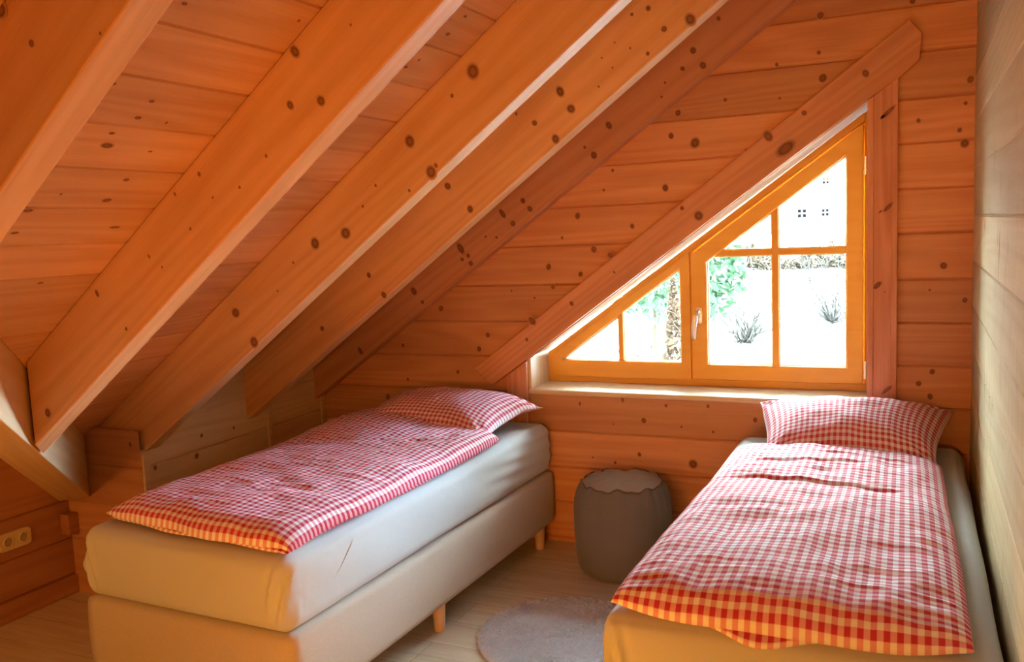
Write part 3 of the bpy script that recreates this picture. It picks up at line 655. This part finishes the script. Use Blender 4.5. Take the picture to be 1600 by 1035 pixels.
# ------------------------------------------------------------------ socket on the left wall
sk = thing('wall_socket', 'cream double power socket on the dark left wall above the baseboard', 'socket', (XL, 2.462, .346))
mb = MB(); P = []
for i in range(24):
    q = 2*math.pi*i/24; P.append((math.copysign(abs(math.cos(q))**.3, math.cos(q))*.076, math.copysign(abs(math.sin(q))**.3, math.sin(q))*.0395))
V = [(XL, 2.462+p[0], .346+p[1]) for p in P]+[(XL+.010, 2.462+p[0]*.99, .346+p[1]*.98) for p in P]+[(XL+.012, 2.462+p[0]*.96, .346+p[1]*.93) for p in P]
F = [(r*24+i, r*24+(i+1) % 24, (r+1)*24+(i+1) % 24, (r+1)*24+i) for r in range(2) for i in range(24)]+[tuple(range(48, 72))]
mb.add(V, F); mb.build('plate', PLASTIC, sk, smooth=False)
for yy in (2.427, 2.500):
    mb = MB(); Vs = []; Fs = []
    for (r, x) in ((.0235, .0122), (.0225, .0150), (.0200, .0150), (.0190, .0125), (.0185, .0123)):
        for i in range(24):
            q = 2*math.pi*i/24; Vs.append((XL+x, yy+r*math.cos(q), .346+r*math.sin(q)))
    for r in range(4):
        for i in range(24): Fs.append((r*24+i, r*24+(i+1) % 24, (r+1)*24+(i+1) % 24, (r+1)*24+i))
    mb.add(Vs, Fs); oo = mb.build('socket_ring', PLASTIC, sk, smooth=True)
    mb = MB(); mb.tube([(XL+.0118, yy, .346), (XL+.0128, yy, .346)], .0188, 24)
    for dy in (-.0095, .0095): mb.tube([(XL+.0125, yy+dy, .346), (XL+.0135, yy+dy, .346)], .003, 10)
    mb.box((XL+.012, yy-.003, .346+.013), (XL+.016, yy+.003, .346+.0185)); mb.box((XL+.012, yy-.003, .346-.0185), (XL+.016, yy+.003, .346-.013))
    mb.build('socket_face', PLASTD, sk)

# ------------------------------------------------------------------ beds
def rbox(cx, cy, w, l, z0, z1, r, bulge=0.0, n=10, seg=(34, 70, 12), disp=None):
    """rounded soft box, local coordinates"""
    nx, ny, nz = seg; V = []; F = []; idx = {}
    def key(i, j, k):
        if (i, j, k) in idx: return idx[(i, j, k)]
        x = -w/2+w*i/nx; y = l*j/ny; z = z0+(z1-z0)*k/nz
        # rounding: clamp to the inner core and push out by r
        qx = min(max(x, -w/2+r), w/2-r); qy = min(max(y, r), l-r); qz = min(max(z, z0+r), z1-r)
        d = Vector((x-qx, y-qy, z-qz))
        if d.length > 1e-9: d = d.normalized()*r
        p = Vector((qx, qy, qz))+d
        h = (z-z0)/(z1-z0); bl = bulge*4*h*(1-h)
        if i in (0, nx): p.x += math.copysign(bl, x)
        if j in (0, ny): p.y += math.copysign(bl, y-l/2)
        idx[(i, j, k)] = len(V); V.append(p); return len(V)-1
    def q(a, b, c, d): F.append((a, b, c, d))
    for i in range(nx):
        for j in range(ny):
            q(key(i, j, 0), key(i, j+1, 0), key(i+1, j+1, 0), key(i+1, j, 0)); q(key(i, j, nz), key(i+1, j, nz), key(i+1, j+1, nz), key(i, j+1, nz))
    for i in range(nx):
        for k in range(nz):
            q(key(i, 0, k), key(i+1, 0, k), key(i+1, 0, k+1), key(i, 0, k+1)); q(key(i, ny, k), key(i, ny, k+1), key(i+1, ny, k+1), key(i+1, ny, k))
    for j in range(ny):
        for k in range(nz):
            q(key(0, j, k), key(0, j, k+1), key(0, j+1, k+1), key(0, j+1, k)); q(key(nx, j, k), key(nx, j+1, k), key(nx, j+1, k+1), key(nx, j, k+1))
    if disp: V = [disp(p) for p in V]
    return V, F

def make_bed(loc, rz, label, L, Wb, seed, crease):
    root = thing('box_spring_bed', label, 'bed', (loc[0], loc[1], 0), rz, 'box spring beds')
    Mw = Matrix.Translation((loc[0], loc[1], 0)) @ Matrix.Rotation(rz, 4, 'Z')
    W_ = lambda V: [tuple(Mw @ Vector(v)) for v in V]
    # non-uniform grids near the edges come from r
    V, F = rbox(0, 0, Wb, L, .118, .378, .016, .004, seg=(24, 48, 10)); mesh_obj('base', W_(V), F, F_BASE, root, Mw, True)
    wm = Wb-.02
    def disp(p):
        x, y, z = p
        h = (z-.38)/.25
        # pulled creases on the sides
        e = 0.0
        side = 1 if x > wm/2-.03 else 0
        if abs(x) > wm/2-.05 and .02 < h < .98:
            k = math.copysign(1, x)
            e += .004*math.sin((y*9+h*7)+seed)*h*(1-h)*2
            if y > L*.62: e += .004*math.sin((h*26+(y-L)*9))*min(1, (y-L*.62)/.3)*4*h*(1-h)
            x += k*e
        if y < .05 and .02 < h < .98:
            y -= .003*math.sin(x*11+h*4+seed)*4*h*(1-h)
            dx = wm/2-abs(x)
            if dx < .09: y += .016*math.sin(dx*125+h*9)*max(0, 1-dx/.09)*4*h*(1-h)
        if abs(x) > wm/2-.05 and y < .11 and .05 < h < .95:
            x -= math.copysign(.005*math.sin(y*170+h*3)*max(0, 1-y/.11)*4*h*(1-h), x)
        # soft sagging lower edge
        if h < .12: z -= .004*(math.sin(y*4+seed)*.5+.5)
        if h > .9: z += .006*float(vnoise(x*3, y*3, seed))
        return Vector((x, y, z))
    V, F = rbox(0, 0, wm, L-.004, .381, .626, .045, .010, seg=(96, 140, 26), disp=disp)
    me = mesh_obj('mattress', W_(V), F, F_SHEET, root, Mw, True)
    if crease:
        mb = MB(); pts = []
        for k in range(9):
            q = k/8; pts.append(Mw @ Vector((wm/2+.0085+.003*math.sin(q*3.1), .22+.12*q, .485+.10*q)))
        mb.tube(pts, [.0004, .0012, .0018, .002, .0022, .002, .0018, .0012, .0004], 8); mb.build('sheet_crease', F_SHEET, me if False else root, Mw, smooth=True)
    for (lx, ly) in ((Wb/2-.045, .12), (-Wb/2+.045, .12), (Wb/2-.045, L*.46), (-Wb/2+.045, L*.46), (Wb/2-.045, L-.10), (-Wb/2+.045, L-.10)):
        mb = MB(); mb.tube([Mw @ Vector((lx, ly, z)) for z in (0, .004, .012, .07, .121)], [.019, .022, .0225, .0255, .028], 20)
        mb.build('leg', W_LEG, root, Mw, smooth=True)
    return Mw

ML = make_bed((-2.177, 2.052), -math.radians(1.75), 'left box spring bed with beige base and light grey sheet, along the knee wall', 1.985, .915, 1.0, True)
MR = make_bed((-.268, 2.005), math.radians(.3), 'right box spring bed with beige base and light grey sheet, beside the pale log wall', 1.985, .905, 2.3, False)

def shell(plan, zf, zb_, nu, nv, Wd, Ld):
    """closed cloth cushion: plan(u,v)->xy, zf(u,v,x,y) top, zb_ bottom; grids share the rim"""
    u = np.linspace(0, 1, nu); v = np.linspace(0, 1, nv)
    # cluster samples toward the rim
    cu = .5-.5*np.cos(np.pi*u); u = .35*u+.65*cu; cv = .5-.5*np.cos(np.pi*v); v = .6*v+.4*cv
    U, Vv = np.meshgrid(u, v, indexing='ij')
    X, Y = plan(U, Vv)
    Zt = zf(U, Vv, X, Y); Zb = zb_(U, Vv, X, Y)
    rim = np.zeros_like(U, bool); rim[0, :] = rim[-1, :] = rim[:, 0] = rim[:, -1] = True
    Zb = np.minimum(Zb, Zt-.0005); 
    top = np.stack([X, Y, Zt], -1).reshape(-1, 3); bot = np.stack([X, Y, Zb], -1).reshape(-1, 3)
    n = nu*nv; idb = np.arange(n)+n; idb[rim.ravel()] = np.arange(n)[rim.ravel()]
    F = []
    for i in range(nu-1):
        for j in range(nv-1):
            a, b, c, d = i*nv+j, (i+1)*nv+j, (i+1)*nv+j+1, i*nv+j+1
            F.append((a, b, c, d)); F.append((idb[a], idb[d], idb[c], idb[b]))
    uv = np.stack([U*Wd, Vv*Ld], -1).reshape(-1, 2); uv2 = uv+np.array([.004, .0065])
    V = np.concatenate([top, bot]); UV = np.concatenate([uv, uv2])
    used = np.zeros(2*n, bool); used[:n] = True; used[idb] = True
    remap = np.cumsum(used)-1
    F = [tuple(int(remap[i]) for i in f) for f in F]
    return V[used], F, UV[used]

def sm(x): x = np.clip(x, 0, 1); return x*x*(3-2*x)

def duvet(name, label, Mw, corners, ztop, seed, creases, edge_over, H=.038, hump=None):
    """folded double: two puffy layers; corners fl, fr, hr, hl in bed coordinates"""
    fl, fr, hr, hl = [np.array(c, float) for c in corners]
    Wd = np.linalg.norm(fr-fl); Ld = np.linalg.norm(hl-fl)
    Vs = []; Fs = []; UVs = []; off = 0
    for layer in (0, 1):
        z0 = ztop+.002+layer*(H*.40); HH = H*(.55 if layer == 0 else 1.9)
        def plan(U, V):
            P = (fl[:, None, None]*(1-U)*(1-V)+fr[:, None, None]*U*(1-V)+hr[:, None, None]*U*V+hl[:, None, None]*(1-U)*V)
            X, Y = P[0].copy(), P[1].copy()
            # wavy rims
            e = np.exp(-V*14)
            Y += e*(.016*vnoise(U*5+3, U*0+layer*7, seed)+(.020 if layer == 0 else 0.0)*vnoise(U*3.1, U*0+2, seed+5)) 
            Y += (np.minimum(U, 1-U) < .0)*0
            Y += e*(.03*(4*(U-.5)**2)**2)*(1 if layer == 1 else .7)   # rounded foot corners
            if layer == 0: Y += e*(edge_over(U)+.030); X -= .014*np.exp(-np.minimum(U, 1-U)*16)*np.sign(U-.5)
            eu = np.exp(-np.minimum(U, 1-U)*16); X += eu*.018*vnoise(V*6, V*0+layer*3, seed+9)*np.sign(U-.5)
            e2 = np.exp(-(1-V)*14); Y += e2*.014*vnoise(U*4, U*0+1, seed+3)
            return X, Y
        def wr(X, Y):
            a = 0.012*fbm(X*5+seed, Y*4, seed)+.007*fbm(X*14, Y*9, seed+2)+.010*np.exp(-np.clip(Y-.02, 0, 1)/.07)*fbm(X*11, Y*26, seed+4)
            a = a + .003*(1-np.abs(vnoise(X*7+2*vnoise(X*3, Y*3, 4), Y*16, seed+7))*4)*(layer)
            return a
        def thick(U, V):
            du = np.minimum(U, 1-U)*Wd; dv0 = V*Ld; dv1 = (1-V)*Ld
            f = lambda d, r: np.sqrt(np.clip(1-(1-np.clip(d/r, 0, 1))**2, 0, 1))
            return (f(du, .13)*f(dv0, .15)*f(dv1, .07))**.85
        def drape(U, V, X, Y):
            # follow the mattress over its rounded shoulders
            ov = np.clip(np.abs(X)-(WM/2-.045), 0, None); of = np.clip(.04-Y, 0, None)
            return -(ov**2)*5.0-(of**2)*6.0-np.clip(np.abs(X)-WM/2-.01, 0, None)*.8
        WM = .90
        def zt(U, V, X, Y):
            t = thick(U, V); z = z0+H*.36+t*(HH*(.63+.26*np.sin(np.pi*np.clip(U, 0, 1)))+wr(X, Y))+drape(U, V, X, Y)*.8
            if layer == 1:
                for (yc, amp, wd, sl, u0, u1) in creases:
                    q = (Y-yc-sl*(X)-.012*vnoise(X*6, X*0, 5)); m = sm((U-u0)/.12)*sm((u1-U)/.12)
                    z += m*amp*(-np.exp(-(q/wd)**2)+.8*np.exp(-((q-wd*2.0)/(wd*1.6))**2))*t
                if hump: 
                    hx, hy, hr_, ha = hump; z += ha*np.exp(-((X-hx)**2+(Y-hy)**2)/hr_**2)*t
            return z
        def zb(U, V, X, Y):
            t = thick(U, V); return z0+H*.36-t*H*.34+drape(U, V, X, Y)*.8+(0 if layer == 0 else .0)
        V, F, uv = shell(plan, zt, zb, 90, 170, Wd, Ld)
        Vs.append(V); Fs += [tuple(i+off for i in f) for f in F]; UVs.append(uv); off += len(V)
    V = np.concatenate(Vs); Mi = np.array(Mw); V = V @ Mi[:3, :3].T+Mi[:3, 3]
    o = mesh_obj(name, V, Fs, F_GING, None, Mw, True, uv=np.concatenate(UVs))
    return tag(o, label, 'duvet', 'checked duvets')

def to_local(Mw, pts):
    Mi = Mw.inverted(); return [(Mi @ Vector((p[0], p[1], 0)))[:2] for p in pts]
duvet('duvet', 'folded red and white checked duvet on the left bed', ML, to_local(ML, [(-2.575, 2.11), (-1.725, 2.025), (-1.69, 3.50), (-2.60, 3.80)]), .628, 11,
      [(1.02, .003, .012, .5, .5, .95)], lambda U: -.012*np.exp(-((U-.55)/.3)**2), hump=(-.25, 1.42, .28, .035))
duvet('duvet', 'folded red and white checked duvet on the right bed', MR, to_local(MR, [(-.690, 1.985), (.115, 1.985), (.085, 3.50), (-.66, 3.56)]), .628, 23,
      [(.98, .008, .010, -.12, .12, .85), (1.24, .006, .010, .1, .1, .7), (1.36, .004, .009, -.2, .4, .95)], lambda U: -.052*np.exp(-((U-.44)/.13)**2))

def pillow(label, c, rz, tilt, wx, ly, T, seed, curl=(0, 0, 0, 0), nf=0.0):
    Mw = Matrix.Translation(c) @ Matrix.Rotation(rz, 4, 'Z') @ Matrix.Rotation(tilt, 4, 'X')
    def plan(U, V):
        a, b = 2*U-1, 2*V-1
        X = a*wx/2*(1-.11*(1-b**2))*(1-nf*sm((.6-b)/1.6)); Y = b*ly/2*(1-.09*(1-a**2)); return X, Y
    def th(U, V):
        a, b = np.abs(2*U-1), np.abs(2*V-1)
        return (np.clip(1-a**2.6, 0, 1)**.62)*(np.clip(1-b**2.6, 0, 1)**.62)
    def rip(U, V):
        a, b = 2*U-1, 2*V-1; r = np.sqrt((1-np.abs(a))**2+(1-np.abs(b))**2); ang = np.arctan2(1-np.abs(b), 1-np.abs(a)+1e-6)
        return .007*np.sin(ang*11+seed+np.sign(a)*2)*np.exp(-(r/.42)**2)*np.clip(r*5, 0, 1)
    def lift(U, V):
        a, b = 2*U-1, 2*V-1
        return (curl[0]*sm((-a-.6)/.4)*sm((-b-.5)/.5)+curl[1]*sm((a-.6)/.4)*sm((-b-.5)/.5)+curl[2]*sm((a-.6)/.4)*sm((b-.5)/.5)+curl[3]*sm((-a-.6)/.4)*sm((b-.5)/.5))
    zt = lambda U, V, X, Y: th(U, V)*(T*.62+.014*fbm(X*6, Y*6, seed)+.006*fbm(X*20, Y*12, seed+1))+rip(U, V)+lift(U, V)
    zb = lambda U, V, X, Y: -th(U, V)*T*.38+rip(U, V)*.3+lift(U, V)
    V, F, uv = shell(plan, zt, zb, 90, 80, wx*1.02, ly*1.12)
    Mi = np.array(Mw); V = V @ Mi[:3, :3].T+Mi[:3, 3]
    return tag(mesh_obj('pillow', V, F, F_GING, None, Mw, True, uv=uv), label, 'pillow', 'checked pillows')
pillow('plump red and white checked pillow on the left bed', (-2.105, 3.71, .705), -math.radians(3), math.radians(7), .825, .56, .185, 3, (0, 0, -.03, 0), .05)
pillow('plump red and white checked pillow on the right bed, under the window post', (-.245, 3.73, .712), math.radians(1), math.radians(13), .775, .52, .205, 5, (-.02, -.02, .0, .01), .17)

# ------------------------------------------------------------------ pouf
pf = thing('pouf', 'round grey brown fabric pouf standing on the floor between the beds', 'pouf', (-1.235, 3.815, 0))
px, py = -1.235, 3.815
V = []; F = []; NS = 96
prof = [(0, .0), (.17, .0), (.197, .006), (.212, .03), (.221, .09), (.226, .17), (.227, .24), (.225, .30), (.219, .345), (.208, .378), (.196, .400), (.187, .412), (.182, .416)]
sc = lambda q: .006*math.sin(9*q+1)+.004*math.sin(17*q)+.003*math.sin(5*q+2)
R0 = [RNG.uniform(-1, 1) for _ in range(40)]
for i, (r, z) in enumerate(prof):
    for k in range(NS):
        q = 2*math.pi*k/NS; g = max(0, (z-.26)/.15)**1.5; gb = max(0, (.07-z)/.07) if r > .1 else 0
        rr = r+(.0065*math.sin(24*q+2*math.sin(3*q))+.003*math.sin(41*q))*g*(1-.4*(i == len(prof)-1))+.002*math.sin(20*q)*gb
        zz = z+(sc(q) if z > .37 else 0)*(z-.37)/.046 if z > .37 else z
        V.append((px+rr*math.cos(q), py+rr*math.sin(q), zz))
for i in range(len(prof)-1):
    for k in range(NS): F.append((i*NS+k, i*NS+(k+1) % NS, (i+1)*NS+(k+1) % NS, (i+1)*NS+k))
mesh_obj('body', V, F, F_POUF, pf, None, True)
V = []; F = []
tp = [(.183, .4165), (.172, .424), (.14, .431), (.09, .436), (.04, .438), (.001, .4385)]
for i, (r, z) in enumerate(tp):
    for k in range(NS):
        q = 2*math.pi*k/NS; w0 = max(0, (r-.1)/.083)
        V.append((px+(r+.004*math.sin(24*q+2*math.sin(3*q))*w0)*math.cos(q), py+(r+.004*math.sin(24*q+2*math.sin(3*q))*w0)*math.sin(q), z+sc(q)*w0))
for i in range(len(tp)-1):
    for k in range(NS): F.append((i*NS+k, i*NS+(k+1) % NS, (i+1)*NS+(k+1) % NS, (i+1)*NS+k))
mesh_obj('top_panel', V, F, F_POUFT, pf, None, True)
mb = MB(); mb.tube([(px+.1865*math.cos(2*math.pi*k/NS), py+.1865*math.sin(2*math.pi*k/NS), .4175+sc(2*math.pi*k/NS)) for k in range(NS+1)], .0042, 8, cap=False); mb.build('piping', F_PIPE, pf, smooth=True)

# ------------------------------------------------------------------ round shaggy rug
cx, cy, Rr = RUG = (-1.235, 3.06, .345)
V = []; F = []; K = 64; radii = np.linspace(0.001, Rr, 16)
for r in radii:
    for k in range(K):
        q = 2*math.pi*k/K; V.append((cx+r*math.cos(q), cy+r*math.sin(q), .010+.003*float(vnoise(r*30+q*3, q*9, 3))-(.006 if r > Rr-.01 else 0)))
for i in range(15):
    for k in range(K): F.append((i*K+k, i*K+(k+1) % K, (i+1)*K+(k+1) % K, (i+1)*K+k))
n0 = len(V)
for k in range(K): V.append((cx+Rr*math.cos(2*math.pi*k/K), cy+Rr*math.sin(2*math.pi*k/K), .0005))
for k in range(K): F.append((15*K+k, 15*K+(k+1) % K, n0+(k+1) % K, n0+k))
n = 30000
rr = Rr*np.sqrt(RNG.random(n)); qq = RNG.random(n)*2*np.pi; bx = cx+rr*np.cos(qq); by = cy+rr*np.sin(qq)
az = RNG.random(n)*2*np.pi; ln = .004+.007*RNG.random(n); lean = .004+.008*RNG.random(n)
clump = vnoise(bx*45, by*45, 3)*2; az = az*.45+clump*5
tx = bx+lean*np.cos(az); ty = by+lean*np.sin(az); tz = .010+ln
mxx = (bx+tx)/2-.002*np.cos(az); myy = (by+ty)/2-.002*np.sin(az); wz = .0018
px_, py_ = -np.sin(az)*wz, np.cos(az)*wz
T = np.stack([np.stack([bx-px_, by-py_, np.full(n, .008)], -1), np.stack([bx+px_, by+py_, np.full(n, .008)], -1),
              np.stack([mxx+px_*1.2, myy+py_*1.2, .010+ln*.6], -1), np.stack([mxx-px_*1.2, myy-py_*1.2, .010+ln*.6], -1), np.stack([tx, ty, tz], -1)], 1).reshape(-1, 3)
b0 = len(V); V = V+T.tolist(); idx = (np.arange(n)*5+b0)
F += [(int(i), int(i+1), int(i+2), int(i+3)) for i in idx]+[(int(i+3), int(i+2), int(i+4)) for i in idx]
tag(mesh_obj('round_rug', V, F, F_RUG, None, None, False), 'round white shaggy rug on the floor between the two beds', 'rug')

# ------------------------------------------------------------------ outside the window
GR = -2.7
m_snow, t_, b_ = nt('snow_ground'); b_.inputs['Base Color'].default_value = (.80, .82, .84, 1); b_.inputs['Roughness'].default_value = .8
tc = N(t_, 'ShaderNodeTexCoord'); nn = N(t_, 'ShaderNodeTexNoise', Scale=.55, Detail=6.0, Roughness=.7); t_.links.new(tc.outputs['Object'], nn.inputs['Vector'])
cr = N(t_, 'ShaderNodeValToRGB'); t_.links.new(nn.outputs['Fac'], cr.inputs['Fac']); cr.color_ramp.elements[0].position = .60; cr.color_ramp.elements[0].color = (.8, .82, .84, 1)
cr.color_ramp.elements[1].position = .70; cr.color_ramp.elements[1].color = (.05, .05, .045, 1); t_.links.new(cr.outputs['Color'], b_.inputs['Base Color'])
def hz(x, y): return GR+np.clip((y-9)/26, 0, 1)**1.2*3.3+.25*vnoise(x*.3, y*.3, 2)
xs = np.linspace(-45, 30, 76); ysg = np.linspace(4.6, 90, 86); V = [(x, y, float(hz(x, y))) for x in xs for y in ysg]
F = [(i*86+j, (i+1)*86+j, (i+1)*86+j+1, i*86+j+1) for i in range(75) for j in range(85)]
tag(mesh_obj('ground', V, F, m_snow, None, None, True), kind='structure')
M_LEAF = fabric('evergreen_needles', (.028, .075, .036), (.06, .12, .06), 12, .2); M_TWIG = fabric('bare_twigs', (.025, .023, .020), (.045, .040, .034), 30, .2)
M_BARK = fabric('bark', (.08, .06, .04), (.12, .09, .06), 20, .4); M_THUJA = fabric('dry_hedge', (.11, .08, .05), (.07, .052, .034), 25, .4)
M_PLAS = plain('house_render', (.80, .80, .78), .8); M_ROOF = plain('roof_snow', (.8, .82, .84), .7); M_DARKW = plain('dark_glazing', (.008, .009, .010), .8, spec=.0); M_FENCE = plain('fence_wood', (.11, .09, .07), .8)

def spray(c, R, n, size, seed, squash=1.0, cone=False):
    rg = np.random.default_rng(seed); V = []; F = []
    for i in range(n):
        h = rg.random(); q = rg.random()*2*np.pi
        if cone:
            rad = R[0]*(1-h)**.8*(.55+.5*rg.random()); p = np.array([c[0]+rad*np.cos(q), c[1]+rad*np.sin(q), c[2]+h*R[1]])
        else:
            v = rg.normal(size=3); v /= np.linalg.norm(v); p = np.array(c)+v*np.array([R[0], R[0], R[1]])*(.5+.5*rg.random())
        a = rg.normal(size=3); a /= np.linalg.norm(a); b = np.cross(a, rg.normal(size=3)); b /= np.linalg.norm(b); s = size*(.5+rg.random())
        k = len(V); V += [tuple(p-a*s), tuple(p-b*s*.45), tuple(p+a*s), tuple(p+b*s*.45)]; F.append((k, k+1, k+2, k+3))
    return V, F
def tree(name, label, cat, base, R, n, size, seed, mat, cone=False, trunk=1.0, kind=None):
    g = float(hz(np.array(base[0]), np.array(base[1])))
    t = thing(name, label, cat, (base[0], base[1], g), 0.0, 'evergreen trees' if cat == 'tree' else None)
    mb = MB(); mb.tube([(base[0], base[1], g-.2), (base[0]+.03, base[1], g+trunk*.5), (base[0], base[1]+.02, g+trunk+R[1]*.6)], [.10, .08, .03], 8); mb.build('trunk', M_BARK, t, smooth=True)
    c = (base[0], base[1], g+trunk+(0 if cone else R[1]))
    V, F = spray(c, R, n, size, seed, cone=cone); mesh_obj('foliage', V, F, mat, t)
    return t
tree('evergreen_tree', 'green evergreen tree seen through the left panes of the casement', 'tree', (-3.05, 14.0), (.72, .75), 1100, .09, 41, M_LEAF, trunk=2.2)
tree('evergreen_tree', 'green evergreen tree seen through the upright left pane, behind the hedge column', 'tree', (-4.35, 15.6), (.8, .75), 1100, .09, 42, M_LEAF, trunk=1.9)
tree('hedge_column', 'brown pointed hedge column seen through the upright left pane', 'hedge', (-2.66, 10.4), (.34, 3.4), 2600, .05, 43, M_THUJA, cone=True, trunk=.1)

def bush(label, base, R, n, seed):
    g = float(hz(np.array(base[0]), np.array(base[1]))); rg = np.random.default_rng(seed); mb = MB()
    for i in range(n):
        q = rg.random()*6.28; el = .5+rg.random()*1.0; p = Vector((base[0]+rg.normal()*.08, base[1]+rg.normal()*.08, g-.05)); pts = [p]
        d = Vector((math.cos(q)*math.cos(el), math.sin(q)*math.cos(el), math.sin(el)))
        for k in range(5):
            d = (d+Vector(rg.normal(size=3))*.22).normalized(); p = p+d*R/5; pts.append(p)
            if k > 1:
                e2 = (d+Vector(rg.normal(size=3))*.7).normalized(); mb.tube([p, p+e2*R*.12, p+e2*R*.2+Vector((0, 0, -.02))], [.011, .009, .006], 3, cap=False)
        mb.tube(pts, [.020, .018, .015, .012, .010, .007], 4, cap=False)
    return tag(mb.build('bare_shrub', M_TWIG), label, 'shrub', 'bare shrubs in the snow')
bush('bare twiggy shrub behind the lower left casement pane', (-3.75, 21.5), 2.1, 46, 51)
bush('bare twiggy shrub behind the lower right casement pane', (-1.95, 23.5), 2.0, 44, 52)
bush('low bare shrub at the bottom of the lower left casement pane', (-2.75, 16.5), 1.2, 22, 53)
bush('bare shrub beside the fence, behind the upright left pane', (-4.9, 17.8), 1.4, 26, 54)

fy = 20.0; fb = float(hz(np.array(-5.0), np.array(fy)))
fx = thing('garden_fence', 'wooden picket fence in the snow behind the upright left pane', 'fence', (-5.3, fy, fb))
for k in range(20):
    mb = MB(); x = -6.4+k*.12; mb.box((x, fy, fb-.2), (x+.04, fy+.02, fb+.95+.03*math.sin(k))); mb.build('picket', M_FENCE, fx)
for z in (.25, .75):
    mb = MB(); mb.tube([(-6.45, fy+.03, fb+z), (-4.0, fy+.03, fb+z)], .02, 6); mb.build('rail', M_FENCE, fx)
for i, x in enumerate((-5.6, -4.3, -3.2)):
    pass
# low hedge along the top of the slope
mb = MB(); rg = np.random.default_rng(9); V = []; F = []
for i in range(3000):
    x = -9+7.5*rg.random(); y = 30+.8*rg.random(); g = float(hz(np.array(x), np.array(y))); p = np.array((x, y, g+rg.random()**1.3*(.5+.3*math.sin(x*2)))); d = rg.normal(size=3)*.10; e_ = rg.normal(size=3)*.035
    k = len(V); V += [tuple(p-d), tuple(p+e_), tuple(p+d), tuple(p-e_)]; F.append((k, k+1, k+2, k+3))
tag(mesh_obj('low_hedge', V, F, M_THUJA), 'low brown hedge along the top of the snowy slope, below the white house', 'hedge')

# white house up the slope
HY = 70.0; hg = 0.2
hs = thing('house', 'white rendered house with small square windows seen through the top right pane', 'house', (-7.0, HY+6, hg))
mb = MB(); mb.prism_y([(-15, hg), (-1.5, hg), (-1.5, 7.5), (-8.2, 13), (-15, 7.5)], HY, HY+12); mb.build('wall', M_PLAS, hs)
mb = MB(); mb.prism_y([(-15.8, 7.0), (-8.2, 13.2), (-.7, 7.0), (-.7, 7.5), (-8.2, 13.8), (-15.8, 7.5)], HY-.6, HY+12.6); mb.build('roof', M_ROOF, hs)
def hwin(cx_, cz_, s=.60):
    wf = empty('window', (cx_, HY, cz_)); wf.parent = hs; wf.matrix_basis = Matrix.Translation((cx_+7.0, -6, cz_-hg))
    for i in (-1, 1):
        for j in (-1, 1):
            x = cx_+i*s*.29; z = cz_+j*s*.29
            mb = MB(); mb.box((x-s*.2, HY-.03, z-s*.2), (x+s*.2, HY+.02, z+s*.2)); mb.build('pane', M_DARKW, wf)
hwin(-.1142*HY, 1.58+.0062*HY); hwin(-.0905*HY, 1.58+.0062*HY, .5); hwin(-.090*HY, 1.58+.0395*HY, .45)

for o in bpy.data.objects:
    if "_m" in o: del o["_m"]
